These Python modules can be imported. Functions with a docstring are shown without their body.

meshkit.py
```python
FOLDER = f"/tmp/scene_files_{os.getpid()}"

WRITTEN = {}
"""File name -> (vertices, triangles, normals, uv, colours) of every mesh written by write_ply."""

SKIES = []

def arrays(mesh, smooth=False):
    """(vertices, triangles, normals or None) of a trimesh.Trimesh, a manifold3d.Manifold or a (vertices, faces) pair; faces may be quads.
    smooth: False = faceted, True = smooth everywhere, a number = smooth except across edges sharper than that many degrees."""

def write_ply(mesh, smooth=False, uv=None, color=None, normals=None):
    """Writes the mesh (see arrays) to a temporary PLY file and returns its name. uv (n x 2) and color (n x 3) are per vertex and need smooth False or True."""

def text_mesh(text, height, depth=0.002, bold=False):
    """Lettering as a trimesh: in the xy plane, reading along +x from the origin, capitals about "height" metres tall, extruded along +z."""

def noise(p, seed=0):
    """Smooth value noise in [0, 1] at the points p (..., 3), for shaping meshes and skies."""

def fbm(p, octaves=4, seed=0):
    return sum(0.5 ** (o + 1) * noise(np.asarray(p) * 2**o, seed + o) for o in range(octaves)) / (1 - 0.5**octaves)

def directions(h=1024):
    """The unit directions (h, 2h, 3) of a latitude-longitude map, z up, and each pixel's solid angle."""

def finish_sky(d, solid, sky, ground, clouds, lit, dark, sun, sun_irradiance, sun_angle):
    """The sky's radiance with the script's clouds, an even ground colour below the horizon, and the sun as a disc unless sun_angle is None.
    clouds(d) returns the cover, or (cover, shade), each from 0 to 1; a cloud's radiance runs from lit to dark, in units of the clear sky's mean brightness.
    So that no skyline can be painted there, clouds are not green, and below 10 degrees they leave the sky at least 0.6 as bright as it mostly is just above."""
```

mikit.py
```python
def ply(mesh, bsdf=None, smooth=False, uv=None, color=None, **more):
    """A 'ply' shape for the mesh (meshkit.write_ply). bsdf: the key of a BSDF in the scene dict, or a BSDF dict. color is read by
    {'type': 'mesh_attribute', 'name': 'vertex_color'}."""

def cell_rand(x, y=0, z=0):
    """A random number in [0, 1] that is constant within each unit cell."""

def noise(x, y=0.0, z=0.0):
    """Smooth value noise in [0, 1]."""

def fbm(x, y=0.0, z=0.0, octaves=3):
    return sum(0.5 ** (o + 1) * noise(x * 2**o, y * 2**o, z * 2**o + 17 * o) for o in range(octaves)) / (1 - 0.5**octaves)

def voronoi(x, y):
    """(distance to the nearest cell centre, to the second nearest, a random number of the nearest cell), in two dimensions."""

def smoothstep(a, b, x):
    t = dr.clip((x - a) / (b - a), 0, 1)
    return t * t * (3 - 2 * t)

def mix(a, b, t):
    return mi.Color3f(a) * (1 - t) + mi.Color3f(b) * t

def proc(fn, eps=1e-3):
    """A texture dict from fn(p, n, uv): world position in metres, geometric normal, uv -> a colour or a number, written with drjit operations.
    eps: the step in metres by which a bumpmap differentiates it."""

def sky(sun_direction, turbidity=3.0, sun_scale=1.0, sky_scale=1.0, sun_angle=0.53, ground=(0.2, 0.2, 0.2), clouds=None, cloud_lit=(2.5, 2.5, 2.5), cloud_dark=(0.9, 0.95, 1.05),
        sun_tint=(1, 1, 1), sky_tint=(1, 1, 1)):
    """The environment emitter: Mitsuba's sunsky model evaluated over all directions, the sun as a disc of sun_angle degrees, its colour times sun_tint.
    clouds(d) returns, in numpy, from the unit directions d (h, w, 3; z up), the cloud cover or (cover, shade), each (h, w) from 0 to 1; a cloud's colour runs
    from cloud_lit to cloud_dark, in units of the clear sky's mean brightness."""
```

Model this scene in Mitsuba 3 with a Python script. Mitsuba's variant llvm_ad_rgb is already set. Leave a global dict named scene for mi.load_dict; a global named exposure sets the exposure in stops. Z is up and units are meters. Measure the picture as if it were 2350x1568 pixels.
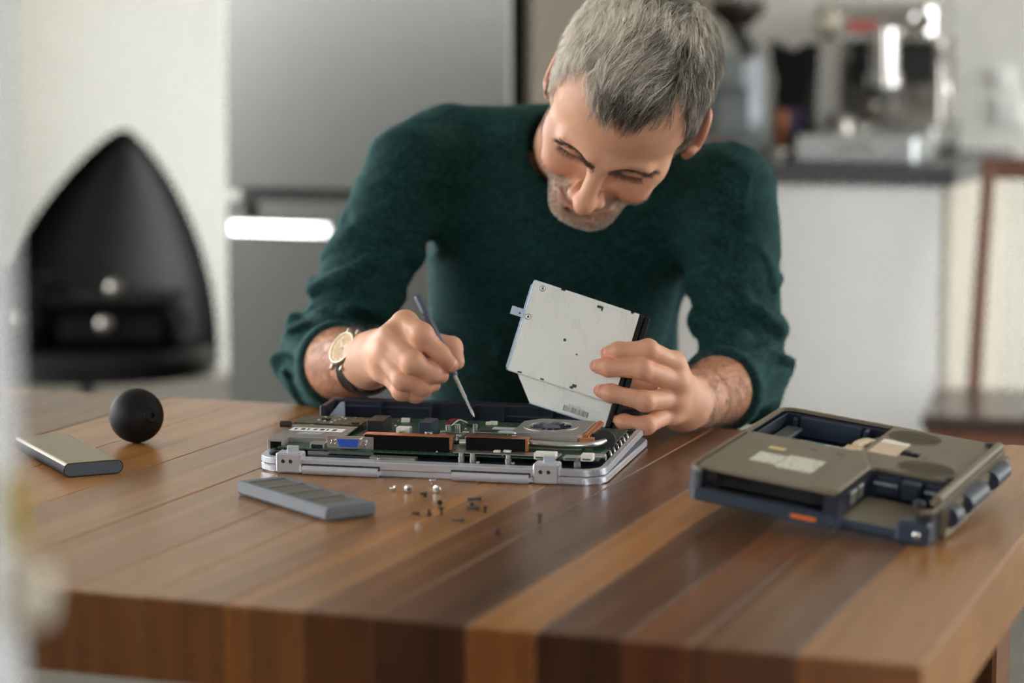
import math, random, numpy as np, trimesh, manifold3d as m3, mitsuba as mi, drjit as dr, mikit, meshkit
from mikit import proc, noise, fbm, voronoi, cell_rand, smoothstep, mix
from shapely.geometry import Polygon, Point, box as sbox
from shapely import affinity
from scipy.sparse import coo_matrix
from scipy.sparse.csgraph import connected_components

T = mi.ScalarTransform4f
scene, labels = {}, {}

# ------------------------------------------------------------------ camera, sky, exposure
F_PX, PITCH, CAM_Z, FOCUS = 5500.0, math.radians(7.09), 1.185, 2.49
FWD = np.array([0, math.cos(PITCH), -math.sin(PITCH)])
UP = np.array([0, math.sin(PITCH), math.cos(PITCH)])
scene['camera'] = {'type': 'thinlens', 'fov': 2 * math.degrees(math.atan(1175 / F_PX)), 'fov_axis': 'x',
                   'to_world': T().look_at(origin=[0, 0, CAM_Z], target=[0, math.cos(PITCH), CAM_Z - math.sin(PITCH)], up=[0, 0, 1]),
                   'aperture_radius': 0.0148, 'focus_distance': FOCUS, 'near_clip': 0.05, 'far_clip': 100.0}
scene['sky'] = mikit.sky((-0.6, -0.5, 0.62), turbidity=3.0, sun_scale=0.0, sky_scale=1.0, ground=(0.30, 0.29, 0.27),
                         clouds=lambda d: (1.0 + 0 * d[..., 2], 0.25 + 0 * d[..., 2]), cloud_lit=(1.31, 1.33, 1.335), cloud_dark=(0.99, 1.0, 1.01))
exposure = 6.17


def at(px, py, y):
    """The world point at distance y from the camera seen at that place of the 2350 x 1568 photograph."""
    d = FWD * F_PX + np.array([1.0, 0, 0]) * (px - 1175) - UP * (py - 784)
    return np.array([0, 0, CAM_Z]) + d * (y / d[1])


def onz(px, py, z):
    d = FWD * F_PX + np.array([1.0, 0, 0]) * (px - 1175) - UP * (py - 784)
    return np.array([0, 0, CAM_Z]) + d * ((z - CAM_Z) / d[2])


# the room and the table are turned by about 20 degrees against the camera
ROT = math.radians(-20.3)
RU, RV = np.array([math.cos(ROT), math.sin(ROT), 0]), np.array([-math.sin(ROT), math.cos(ROT), 0])


def room(a, b, z=0.0):
    return RU * a + RV * b + np.array([0, 0, z])


def frame(origin, yaw=0.0, pitch=0.0, roll=0.0):
    """4 x 4 placement: yaw about z, then pitch about the local x, then roll about the local y (degrees)."""
    r = trimesh.transformations
    m = r.rotation_matrix(math.radians(yaw), [0, 0, 1]) @ r.rotation_matrix(math.radians(pitch), [1, 0, 0]) @ r.rotation_matrix(math.radians(roll), [0, 1, 0])
    m[:3, 3] = origin
    return m


ROOM = frame((0, 0, 0), math.degrees(ROT))


# ------------------------------------------------------------------ mesh helpers
def tm(v, f):
    return trimesh.Trimesh(np.asarray(v, float), np.asarray(f, int), process=False)


def cat(*ms):
    ms = [m for m in ms if m is not None]
    return ms[0] if len(ms) == 1 else trimesh.util.concatenate(ms)


def put(mesh, m):
    mesh = mesh.copy()
    mesh.apply_transform(m)
    return mesh


def shift(mesh, x=0, y=0, z=0):
    mesh = mesh.copy()
    mesh.apply_translation([x, y, z])
    return mesh


def hull(pts):
    return trimesh.Trimesh(np.asarray(pts, float)).convex_hull if False else trimesh.convex.convex_hull(np.asarray(pts, float))


def cbox(x0, x1, y0, y1, z0, z1, c=0.0):
    """A box with chamfered edges."""
    if c <= 0:
        return shift(trimesh.creation.box((x1 - x0, y1 - y0, z1 - z0)), (x0 + x1) / 2, (y0 + y1) / 2, (z0 + z1) / 2)
    c = min(c, (x1 - x0) / 2.01, (y1 - y0) / 2.01, (z1 - z0) / 2.01)
    p = []
    for sx in (0, 1):
        for sy in (0, 1):
            for sz in (0, 1):
                q = np.array([(x0, x1)[sx], (y0, y1)[sy], (z0, z1)[sz]])
                i = np.array([1 - 2 * sx, 1 - 2 * sy, 1 - 2 * sz]) * c
                for k in range(3):
                    w = q + i
                    w[k] = q[k]
                    p.append(w)
    return hull(p)


def prism(poly, z0, z1, c=0.0):
    """A polygon (points or shapely) extruded from z0 to z1, the upper edge chamfered by c."""
    g = poly if hasattr(poly, 'geom_type') else Polygon(poly)
    parts = []
    for s in getattr(g, 'geoms', [g]):
        if s.area <= 0:
            continue
        parts.append(shift(trimesh.creation.extrude_polygon(s, z1 - z0 - c, engine='earcut'), z=z0))
        if c > 0 and not s.interiors:
            o = np.array(s.exterior.coords)[:-1]
            parts.append(hull(np.vstack([np.c_[o, np.full(len(o), z1 - c)], np.c_[np.array(s.buffer(-c, join_style=2).exterior.coords), np.full(len(s.buffer(-c, join_style=2).exterior.coords), z1)]])) if s.equals(s.convex_hull) or s.convex_hull.area - s.area < 1e-9 else shift(trimesh.creation.extrude_polygon(s.buffer(-c), c, engine='earcut'), z=z1 - c))
        elif c > 0:
            parts.append(shift(trimesh.creation.extrude_polygon(s.buffer(-c), c, engine='earcut'), z=z1 - c))
    return cat(*parts)


def rrect(x0, x1, y0, y1, r, n=6):
    r = min(r, (x1 - x0) / 2.001, (y1 - y0) / 2.001)
    return sbox(x0 + r, y0 + r, x1 - r, y1 - r).buffer(r, quad_segs=n)


def lathe(profile, n=32):
    """(r, z) points turned about z."""
    return trimesh.creation.revolve(np.asarray(profile, float), sections=n)


def tube(pts, radius, n=8, closed=False):
    """A round bar along points; radius one number or one per point."""
    p = np.asarray(pts, float)
    r = np.broadcast_to(np.asarray(radius, float), (len(p),))
    t = np.gradient(p, axis=0) if not closed else np.roll(p, -1, 0) - np.roll(p, 1, 0)
    t /= np.linalg.norm(t, axis=1, keepdims=True) + 1e-12
    a = np.cross(t, [0.12, 0.31, 0.94])
    a /= np.linalg.norm(a, axis=1, keepdims=True) + 1e-9
    b = np.cross(t, a)
    w = np.arange(n) * 2 * np.pi / n
    v = (p[:, None] + r[:, None, None] * (np.cos(w)[None, :, None] * a[:, None] + np.sin(w)[None, :, None] * b[:, None])).reshape(-1, 3)
    f, m = [], len(p)
    for i in range(m if closed else m - 1):
        j = (i + 1) % m
        for k in range(n):
            q = (k + 1) % n
            f += [[i * n + k, i * n + q, j * n + q], [i * n + k, j * n + q, j * n + k]]
    if not closed:
        v = np.vstack([v, p[:1], p[-1:]])
        for k in range(n):
            q = (k + 1) % n
            f += [[m * n, q, k], [m * n + 1, (m - 1) * n + k, (m - 1) * n + q]]
    return tm(v, np.array(f)[:, ::-1])


def cyl(x, y, z0, z1, r, n=20, c=0.0):
    pr = [(0, z0), (r, z0), (r, z1 - c), (max(r - c, 1e-5), z1), (0, z1)] if c else [(0, z0), (r, z0), (r, z1), (0, z1)]
    return shift(lathe(pr, n), x, y)


def spline(pts, n=24):
    """Catmull-Rom through the points."""
    p = np.asarray(pts, float)
    q = np.vstack([2 * p[0] - p[1], p, 2 * p[-1] - p[-2]])
    out = []
    for i in range(1, len(q) - 2):
        t = np.linspace(0, 1, n, endpoint=False)[:, None]
        a, b, c, d = q[i - 1], q[i], q[i + 1], q[i + 2]
        out.append(0.5 * (2 * b + (c - a) * t + (2 * a - 5 * b + 4 * c - d) * t ** 2 + (3 * b - a - 3 * c + d) * t ** 3))
    return np.vstack(out + [p[-1:]])


def to_m3(mesh):
    return m3.Manifold(m3.Mesh(np.asarray(mesh.vertices, np.float32), np.asarray(mesh.faces, np.uint32)))


def from_m3(m):
    q = m.to_mesh()
    return tm(q.vert_properties[:, :3], q.tri_verts)


def minus(a, *bs):
    a = to_m3(a)
    for b in bs:
        a = a - to_m3(b)
    return from_m3(a)


# ------------------------------------------------------------------ scene helpers
def numbered(key):
    if key not in used:
        used.add(key)
        return key
    n = count.get(key, 0) + 1
    count[key] = n
    k = f'{key}_{n:03d}'
    used.add(k)
    return k


used, count = set(), {}


def split(mesh, angle):
    """Vertices split along edges sharper than the angle, so that smooth normals stay crisp there."""
    m = trimesh.Trimesh(mesh.vertices, mesh.faces, process=False)
    m.merge_vertices(digits_vertex=7)
    f = np.asarray(m.faces)
    fa, fe = m.face_adjacency, m.face_adjacency_edges
    ok = m.face_adjacency_angles < math.radians(angle)
    fa, fe = fa[ok], fe[ok]
    rows, cols = [], []
    for k in range(2):
        v = fe[:, k]
        rows.append(fa[:, 0] * 3 + (f[fa[:, 0]] == v[:, None]).argmax(1))
        cols.append(fa[:, 1] * 3 + (f[fa[:, 1]] == v[:, None]).argmax(1))
    n = len(f) * 3
    g = coo_matrix((np.ones(sum(map(len, rows))), (np.concatenate(rows), np.concatenate(cols))), shape=(n, n))
    c, lab = connected_components(g, directed=False)
    v = np.zeros((c, 3))
    v[lab] = np.asarray(m.vertices)[f.reshape(-1)]
    return tm(v, lab.reshape(-1, 3))


def obj(name, mesh, m, parent=None, smooth=30, color=None, **more):
    """One entry of the scene, keyed parent__name."""
    key = numbered((parent + '__' if parent else '') + name)
    if color is None and smooth is not True and smooth:
        mesh, smooth = split(mesh, smooth), True
    scene[key] = mikit.ply(mesh, m, smooth=smooth, color=color, **more)
    return key


def again(name, ply, parent, m=None):
    """One more entry with the ply dict of an alike piece, placed by m."""
    key = numbered((parent + '__' if parent else '') + name)
    scene[key] = {**ply, 'to_world': T(m)} if m is not None else dict(ply)
    return key


def thing(name, label, cat_, group=None, kind=None):
    """The key that the parts of a thing start with."""
    key = numbered(name)
    labels[key] = {'label': label, 'category': cat_}
    if group:
        labels[key]['group'] = group
    if kind:
        labels[key]['kind'] = kind
    return key


def tag(key, label, cat_=None, group=None, kind=None):
    d = labels.setdefault(key, {})
    if label:
        d['label'] = label
    if cat_:
        d['category'] = cat_
    if group:
        d['group'] = group
    if kind:
        d['kind'] = kind
    return key


def struct(name, mesh, m, label=None, cat_=None, smooth=False, **kw):
    k = obj(name, mesh, m, smooth=smooth, **kw)
    tag(k, label, cat_, kind='structure')
    return k


def rgb(r, g, b):
    """sRGB 0-255 to a linear colour."""
    f = lambda v: v / 255 / 12.92 if v / 255 <= 0.04045 else ((v / 255 + 0.055) / 1.055) ** 2.4
    return [f(r), f(g), f(b)]


def mat(key, color, rough=0.5, metal=0.0, spec=0.5, **kw):
    col = color if isinstance(color, dict) else {'type': 'rgb', 'value': list(map(float, color))}
    d = {'type': 'principled', 'base_color': col, 'roughness': rough, 'metallic': metal, 'specular': spec, **kw}
    scene[key] = {'type': 'twosided', 'bsdf': d}
    return key


def bumped(key, scale, fn, eps=1e-3):
    """Puts a bump map over the material key."""
    scene[key] = {'type': 'twosided', 'bsdf': {'type': 'bumpmap', 'arbitrary': proc(fn, eps), 'scale': scale, 'inner': scene[key]['bsdf']}}
    return key


VCOL = {'type': 'mesh_attribute', 'name': 'vertex_color'}

# ------------------------------------------------------------------ the room
mat('white_paint', rgb(238, 238, 232), 0.75, spec=0.3)
mat('ceiling_paint', rgb(232, 232, 228), 0.85, spec=0.2)
mat('floor_vinyl', proc(lambda p, n, uv: mix(mi.Color3f(0.085, 0.072, 0.056), mi.Color3f(0.115, 0.10, 0.082), fbm(p.x * 1.7, p.y * 1.7))), 0.45)
mat('taupe_panel', rgb(122, 114, 102), 0.5)
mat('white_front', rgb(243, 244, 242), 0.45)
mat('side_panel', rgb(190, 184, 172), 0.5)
mat('dark_counter', rgb(74, 76, 80), 0.35)
mat('black_plastic', (0.012, 0.012, 0.013), 0.35)
mat('chrome', (0.78, 0.77, 0.74), 0.12, 1.0)
mat('steel', (0.50, 0.50, 0.485), 0.30, 1.0)
mat('rail_metal', (0.95, 0.95, 0.95), 0.07, 1.0)
mat('plastic_white', rgb(240, 240, 238), 0.35)
mat('seam_dark', (0.01, 0.01, 0.01), 0.8)

BACK, LEFT, RIGHT, FRONT = 6.0, -5.2, 2.4, -2.6
struct('floor', put(cbox(LEFT - .2, RIGHT + .2, FRONT - .2, 8.0, -0.1, 0), ROOM), 'floor_vinyl', 'grey brown floor of the kitchen behind the table', 'floor')
struct('ceiling', put(cbox(LEFT - .2, RIGHT + .2, FRONT - .2, 8.0, 2.75, 2.85), ROOM), 'ceiling_paint', 'white ceiling above the room', 'ceiling')
struct('wall_back', put(cat(cbox(-2.33, RIGHT + .2, BACK, BACK + 0.15, 0, 2.75), cbox(LEFT - .2, -2.33, 7.7, 7.85, 0, 2.75), cbox(-2.33, -2.2, BACK + .15, 7.85, 0, 2.75)), ROOM), 'white_paint', 'white wall at the back of the kitchen', 'wall')


def window_wall(name, wall, label):
    """A wall with window openings: rectangles along s; the sill and the head stay."""
    struct(name, put(cat(*[cbox(*w) for w in wall]), ROOM), 'white_paint', label, 'wall')


window_wall('wall_left', [(LEFT - .15, LEFT, FRONT, BACK, 0, 0.6), (LEFT - .15, LEFT, FRONT, BACK, 2.62, 2.75), (LEFT - .15, LEFT, -2.4, -0.8, .6, 1.6), (LEFT - .15, LEFT, FRONT, -2.4, .6, 2.62),
                          (LEFT - .15, LEFT, 1.8, 1.95, .6, 2.62), (LEFT - .15, LEFT, 4.5, 5.0, .6, 2.62), (LEFT - .15, LEFT, 6.4, 7.85, .6, 2.62), (LEFT - .15, LEFT, BACK, 7.85, 0, .6), (LEFT - .15, LEFT, BACK, 7.85, 2.62, 2.75)], 'white left wall with tall windows')
window_wall('wall_right', [(RIGHT, RIGHT + .15, FRONT, BACK, 0, 0.7), (RIGHT, RIGHT + .15, FRONT, BACK, 2.65, 2.75), (RIGHT, RIGHT + .15, FRONT, 3.2, .7, 2.65),
                           (RIGHT, RIGHT + .15, 5.9, BACK, .7, 2.65)], 'white right wall with windows')
mat('dark_paint', rgb(112, 106, 98), 0.7)
struct('wall_front', put(cat(*[cbox(*w) for w in [(LEFT, 1.0, FRONT - .15, FRONT, 0, 1.75), (1.0, RIGHT, FRONT - .15, FRONT, 0, .6), (LEFT, RIGHT, FRONT - .15, FRONT, 2.6, 2.75), (LEFT, -5.0, FRONT - .15, FRONT, 1.75, 2.6),
                           (-3.5, 1.0, FRONT - .15, FRONT, 1.75, 2.6), (2.3, RIGHT, FRONT - .15, FRONT, .6, 2.6)]]), ROOM), 'dark_paint', 'taupe wall with high windows facing the kitchen', 'wall')

mat('door_grey', rgb(214, 217, 222), 0.5)
# the open door at the left edge of the picture, close to the camera
door = struct('door_1', put(cbox(0, 0.04, -0.78, 0, 0.01, 2.03, 0.003), frame((-0.253, 1.02, 0), 3)), 'door_grey', 'white door edge very close at the left border', 'door')
mat('cream_metal', rgb(205, 196, 176), 0.35)
mat('brass', rgb(176, 160, 60), 0.4, 0.5)
DM = frame((-0.253, 1.02, 0), 3)
obj('handle', put(cat(cbox(0.041, 0.047, -0.05, -0.02, 0.94, .972, .003), put(lathe([(0, 0), (.012, 0), (.014, .003), (.014, .006), (.009, .009), (0, .010)], 24), frame((.049, -.035, .955), 0, 0, 90))), DM), 'cream_metal', door)
obj('lock', put(cat(cbox(0.04, 0.0445, -0.045, -0.025, 0.993, 1.035, .002), cyl(0, 0, 0, .006, .007, 16)), DM) if False else put(cbox(0.04, 0.0455, -0.047, -0.023, 0.976, 1.006, .002), DM), 'brass', door)

# ------------------------------------------------------------------ the kitchen
fr = thing('fridge', 'tall stainless steel fridge freezer with a bright bar handle behind the man', 'fridge')
FA0, FA1, FB = -2.335, -1.69, 4.56
mat('brushed_steel', (0.20, 0.204, 0.194), 0.25, 1.0, anisotropic=0.0)
obj('body', put(cbox(FA0 + .003, FA1 - .003, FB + .06, FB + .68, 0.06, 2.0, .004), ROOM), 'black_plastic', fr)
obj('door', put(cbox(FA0, FA1, FB, FB + .055, 0.878, 2.0, .006), ROOM), 'brushed_steel', fr)
dw = obj('drawer', put(minus(cbox(FA0, FA1, FB, FB + .055, 0.10, 0.853, .006), cbox(FA0 + .045, FA1 - .045, FB - .01, FB + .03, 0.80, 0.87)), ROOM), 'brushed_steel', fr)
obj('handle', put(put(cat(put(cbox(-.118, .118, -.006, .006, -.0175, .0175, .0045), frame((0, 0, 0), 0, -7)), cbox(-.105, -.085, 0, .035, -.008, .008), cbox(.085, .105, 0, .035, -.008, .008)), frame((-2.192, FB - .030, .799))), ROOM), 'rail_metal', dw, smooth=False)
tag(dw + '__handle', 'bright polished bar handle')

tp = struct('trim_1', put(cbox(FA1 + .012, FA1 + .03, FB + .05, BACK, 0, 2.3, .002), ROOM), 'taupe_panel', 'taupe end panel beside the fridge', 'panel')
# a cloth hanging on the panel
v = []
cw = thing('dish_towel', 'pale blue and white cloth hanging on the taupe panel beside the fridge', 'towel')
mat('cloth_pale', proc(lambda p, n, uv: mix(mi.Color3f(0.33, 0.45, 0.55), mi.Color3f(0.75, 0.76, 0.74), smoothstep(1.10, 1.14, p.z))), 0.9)
ys, zs = np.linspace(0, .12, 13), np.linspace(0, .36, 10)
grid = np.array([[FA1 + .045 + .008 * math.sin(y * 110) * (1 - .5 * z / .36), 5.0 + (y - .06) * (1 - .55 * (z / .36) ** 3), 0.86 + z] for z in zs for y in ys])
fq = np.array([[i * 13 + j, i * 13 + j + 1, (i + 1) * 13 + j + 1, (i + 1) * 13 + j] for i in range(9) for j in range(12)])
gm = trimesh.Trimesh(*meshkit.arrays((grid, fq))[:2], process=False)
back = tm(np.array(gm.vertices) + [.006, 0, 0], np.array(gm.faces)[:, ::-1])
obj('cloth', put(cat(gm, back), ROOM), 'cloth_pale', cw, smooth=True)
obj('hook', put(put(lathe([(0, 0), (.012, 0), (.012, .02), (.018, .03), (0, .034)], 16), frame((FA1 + .03, 5.0, 1.215), 0, 0, 90)), ROOM), 'black_plastic', cw)

# counter with white fronts
CA0, CA1, CB = FA1 + .03, -0.905, 5.18
cab = thing('base_cabinet', 'white base cabinet under the dark counter, right of the man', 'cabinet')
obj('carcass', put(cbox(CA0, CA1 - .02, CB + .022, BACK - .002, 0.1, 0.88), ROOM), 'white_front', cab)
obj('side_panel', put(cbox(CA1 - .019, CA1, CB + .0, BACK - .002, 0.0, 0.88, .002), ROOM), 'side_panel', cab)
obj('door', put(cbox(CA0 + .002, CA0 + .30, CB, CB + .02, 0.14, 0.875, .002), ROOM), 'white_front', cab)
obj('door', put(cbox(CA0 + .303, CA1 - .021, CB, CB + .02, 0.31, 0.875, .002), ROOM), 'white_front', cab)
obj('drawer', put(cbox(CA0 + .303, CA1 - .021, CB, CB + .02, 0.12, 0.306, .002), ROOM), 'white_front', cab)
obj('plinth', put(cbox(CA0, CA1 - .03, CB + .05, CB + .07, 0, 0.1), ROOM), 'white_front', cab)
wt = obj('worktop', put(cbox(CA0, CA1 + .012, CB - .02, BACK - .002, 0.882, 0.922, .004), ROOM), 'dark_counter')
tag(wt, 'dark grey kitchen worktop on the white base cabinet', 'worktop')

# wall switches at the right
for z, h, w, wd in ((1.10, .055, .05, 'upper small white wall switch right of the coffee machine'), (1.02, .075, .075, 'lower square white wall socket right of the coffee machine')):
    k = thing('wall_switch' if h < .06 else 'wall_socket', wd, 'switch' if h < .06 else 'socket')
    c = -0.93 if h < .06 else -0.912
    obj('plate', put(cbox(c - w / 2, c + w / 2, BACK - .012, BACK, z - h / 2, z + h / 2, .003), ROOM), 'plastic_white', k)
    obj('rocker', put(cbox(c - w / 3, c + w / 3, BACK - .018, BACK - .011, z - h / 3, z + h / 3, .002), ROOM), 'plastic_white', k)
# ------------------------------------------------------------------ on the worktop (a, b in room axes; z from .922)
WZ = 0.922


def at_room(px, b):
    """a coordinate of what is seen in column px on the line b of the room."""
    k = (px - 1175) / F_PX
    y = b / (k * RV[0] + RV[1]) / 1.0
    return k * y * RU[0] + y * RU[1]


# coffee grinder
gx, gb = at_room(1688, 5.62), 5.62
gr = thing('coffee_grinder', 'silver coffee grinder with a dark funnel hopper beside the man\'s head', 'coffee grinder')
mat('grinder_paint', rgb(176, 184, 190), 0.35, 0.3)
mat('hopper_dark', rgb(40, 28, 20), 0.3)
mat('red_badge', rgb(200, 60, 70), 0.5)
G = ROOM @ frame((gx, gb, WZ))
obj('body', put(cat(cbox(-.075, .075, -.10, .10, 0.0, .035, .008), cbox(-.06, .06, -.03, .085, .03, .24, .02), cbox(-.05, .05, -.08, .02, .15, .22, .012)), G), 'grinder_paint', gr)
obj('neck', put(cat(tube([(.035, 0, .235), (.015, -.005, .27), (0, -.01, .30)], [.02, .018, .02], 16)), G), 'black_plastic', gr)
obj('hopper', put(lathe([(0, .285), (.02, .285), (.024, .30), (.062, .335), (.065, .345), (.065, .36), (0, .36)], 28), G), 'hopper_dark', gr)
obj('lid', put(lathe([(0, .361), (.058, .361), (.06, .37), (.04, .40), (0, .405)], 28), G), 'chrome', gr)
obj('badge', put(cbox(-.035, .02, -.103, -.099, .012, .03), G), 'red_badge', gr)

# black gooseneck kettle / tamper stand : dark standing box with a notched top
kx, kb = at_room(1822, 5.46), 5.46
kt = thing('coffee_bag', 'tall black coffee bag with a notched top between grinder and coffee machine', 'coffee bag')
K = ROOM @ frame((kx, kb, WZ))
mat('bag_black', (0.005, 0.005, 0.006), 0.45, spec=0.15)
mat('bag_label', rgb(52, 42, 74), 0.5)
bagp = [(-.045, 0), (.04, 0), (.043, .12), (.048, .215), (.044, .228), (.02, .222), (0, .21), (-.03, .222), (-.052, .232), (-.05, .19), (-.038, .16), (-.04, .1)]
bag = trimesh.creation.extrude_polygon(Polygon(bagp), .075, engine='earcut')
bag.apply_scale([1, 1.16, 1])
obj('bag', put(put(bag, frame((0, .035, 0), 0, 90)), K), 'bag_black', kt)
obj('label', put(cbox(-.02, .03, -.0435, -.0405, .06, .115), K), 'bag_label', kt)
bx_, bb_ = at_room(1790, 5.33), 5.33
tmp = thing('tamper', 'small coffee tamper with a brown wooden handle and shiny base by the black bag', 'tamper')
mat('tamper_wood', rgb(120, 66, 24), 0.4)
B_ = ROOM @ frame((bx_, bb_, WZ))
obj('base', put(lathe([(0, 0), (.024, 0), (.025, .004), (.025, .02), (.02, .027), (.008, .03), (0, .03)], 24), B_), 'chrome', tmp)
obj('handle', put(lathe([(0, .03), (.008, .03), (.011, .045), (.009, .06), (.017, .085), (.018, .1), (.012, .112), (0, .115)], 24), B_), 'tamper_wood', tmp)

# espresso machine
ex, eb = at_room(2035, 5.72), 5.72
es = thing('espresso_machine', 'chrome espresso machine standing on the worktop at the right', 'coffee machine')
E_ = ROOM @ frame((ex, eb, WZ))
mat('warm_steel', (0.36, 0.34, 0.31), 0.28, 1.0)
mat('red_lamp', rgb(200, 92, 84), 0.4)
obj('back_panel', put(cbox(-.125, .125, .02, .17, .07, .36, .008), E_), 'warm_steel', es)
obj('splash_panel', put(cbox(-.10, .11, .012, .021, .165, .268, .002), E_), 'black_plastic', es)
obj('drip_tray', put(cat(cbox(-.16, .145, -.17, .17, .02, .075, .008)), E_), 'steel', es)
for k in range(9):
    obj('tray_bar', put(cbox(-.14 + k * .032, -.125 + k * .032, -.16, .0, .075, .079, .001), E_), 'chrome', es)
obj('head', put(cbox(-.15, .13, -.14, .17, .27, .36, .015), E_), 'chrome', es)
gh = obj('group_head', put(cat(cyl(.02, -.16, .19, .30, .034, 24, .004), cyl(.02, -.16, .165, .195, .042, 24, .004)), E_), 'chrome', es)
obj('portafilter', put(cat(cyl(.02, -.16, .135, .17, .038, 24, .006), tube([(.02, -.19, .152), (.035, -.27, .145), (.045, -.31, .14)], [.011, .014, .012], 14)), E_), 'black_plastic', es)
obj('spout', put(cat(tube([(.005, -.16, .14), (.0, -.165, .115)], .008, 10), tube([(.035, -.16, .14), (.04, -.165, .115)], .008, 10)), E_), 'chrome', es)
obj('steam_wand', put(tube(spline([(.12, -.1, .28), (.15, -.14, .24), (.165, -.16, .17), (.175, -.17, .10)], 8), .006, 10), E_), 'chrome', es)
obj('knob', put(put(lathe([(0, 0), (.022, 0), (.025, .01), (.022, .028), (0, .03)], 20), frame((.105, -.14, .315), 0, 90)), E_), 'chrome', es)
obj('knob', put(put(lathe([(0, 0), (.022, 0), (.025, .01), (.022, .028), (0, .03)], 20), frame((-.115, -.14, .315), 0, 90)), E_), 'cream_metal', es)
obj('badge', put(cbox(-.07, .0, -.144, -.139, .29, .315), E_), 'red_lamp', es)
for fx in (-.14, .125):
    for fy in (-.15, .15):
        obj('foot', put(cyl(fx, fy, 0, .022, .018, 16, .003), E_), 'black_plastic', es)
# knock-out drawer in front of it: low steel tray
tx, tb = at_room(1990, 5.33), 5.33
tr = thing('steel_drawer_box', 'low brushed steel drawer box in front of the coffee machine on the worktop', 'drawer box')
TR = ROOM @ frame((tx, tb, WZ))
mat('pale_steel', (0.62, 0.66, 0.67), 0.3, 0.9)
obj('body', put(cbox(-.14, .13, -.115, .12, .0, .062, .005), TR), 'pale_steel', tr)
obj('front', put(cbox(-.135, .125, -.121, -.114, .006, .056, .002), TR), 'pale_steel', tr)
obj('handle', put(cbox(-.05, .05, -.135, -.12, .035, .045, .003), TR), 'chrome', tr)
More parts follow.
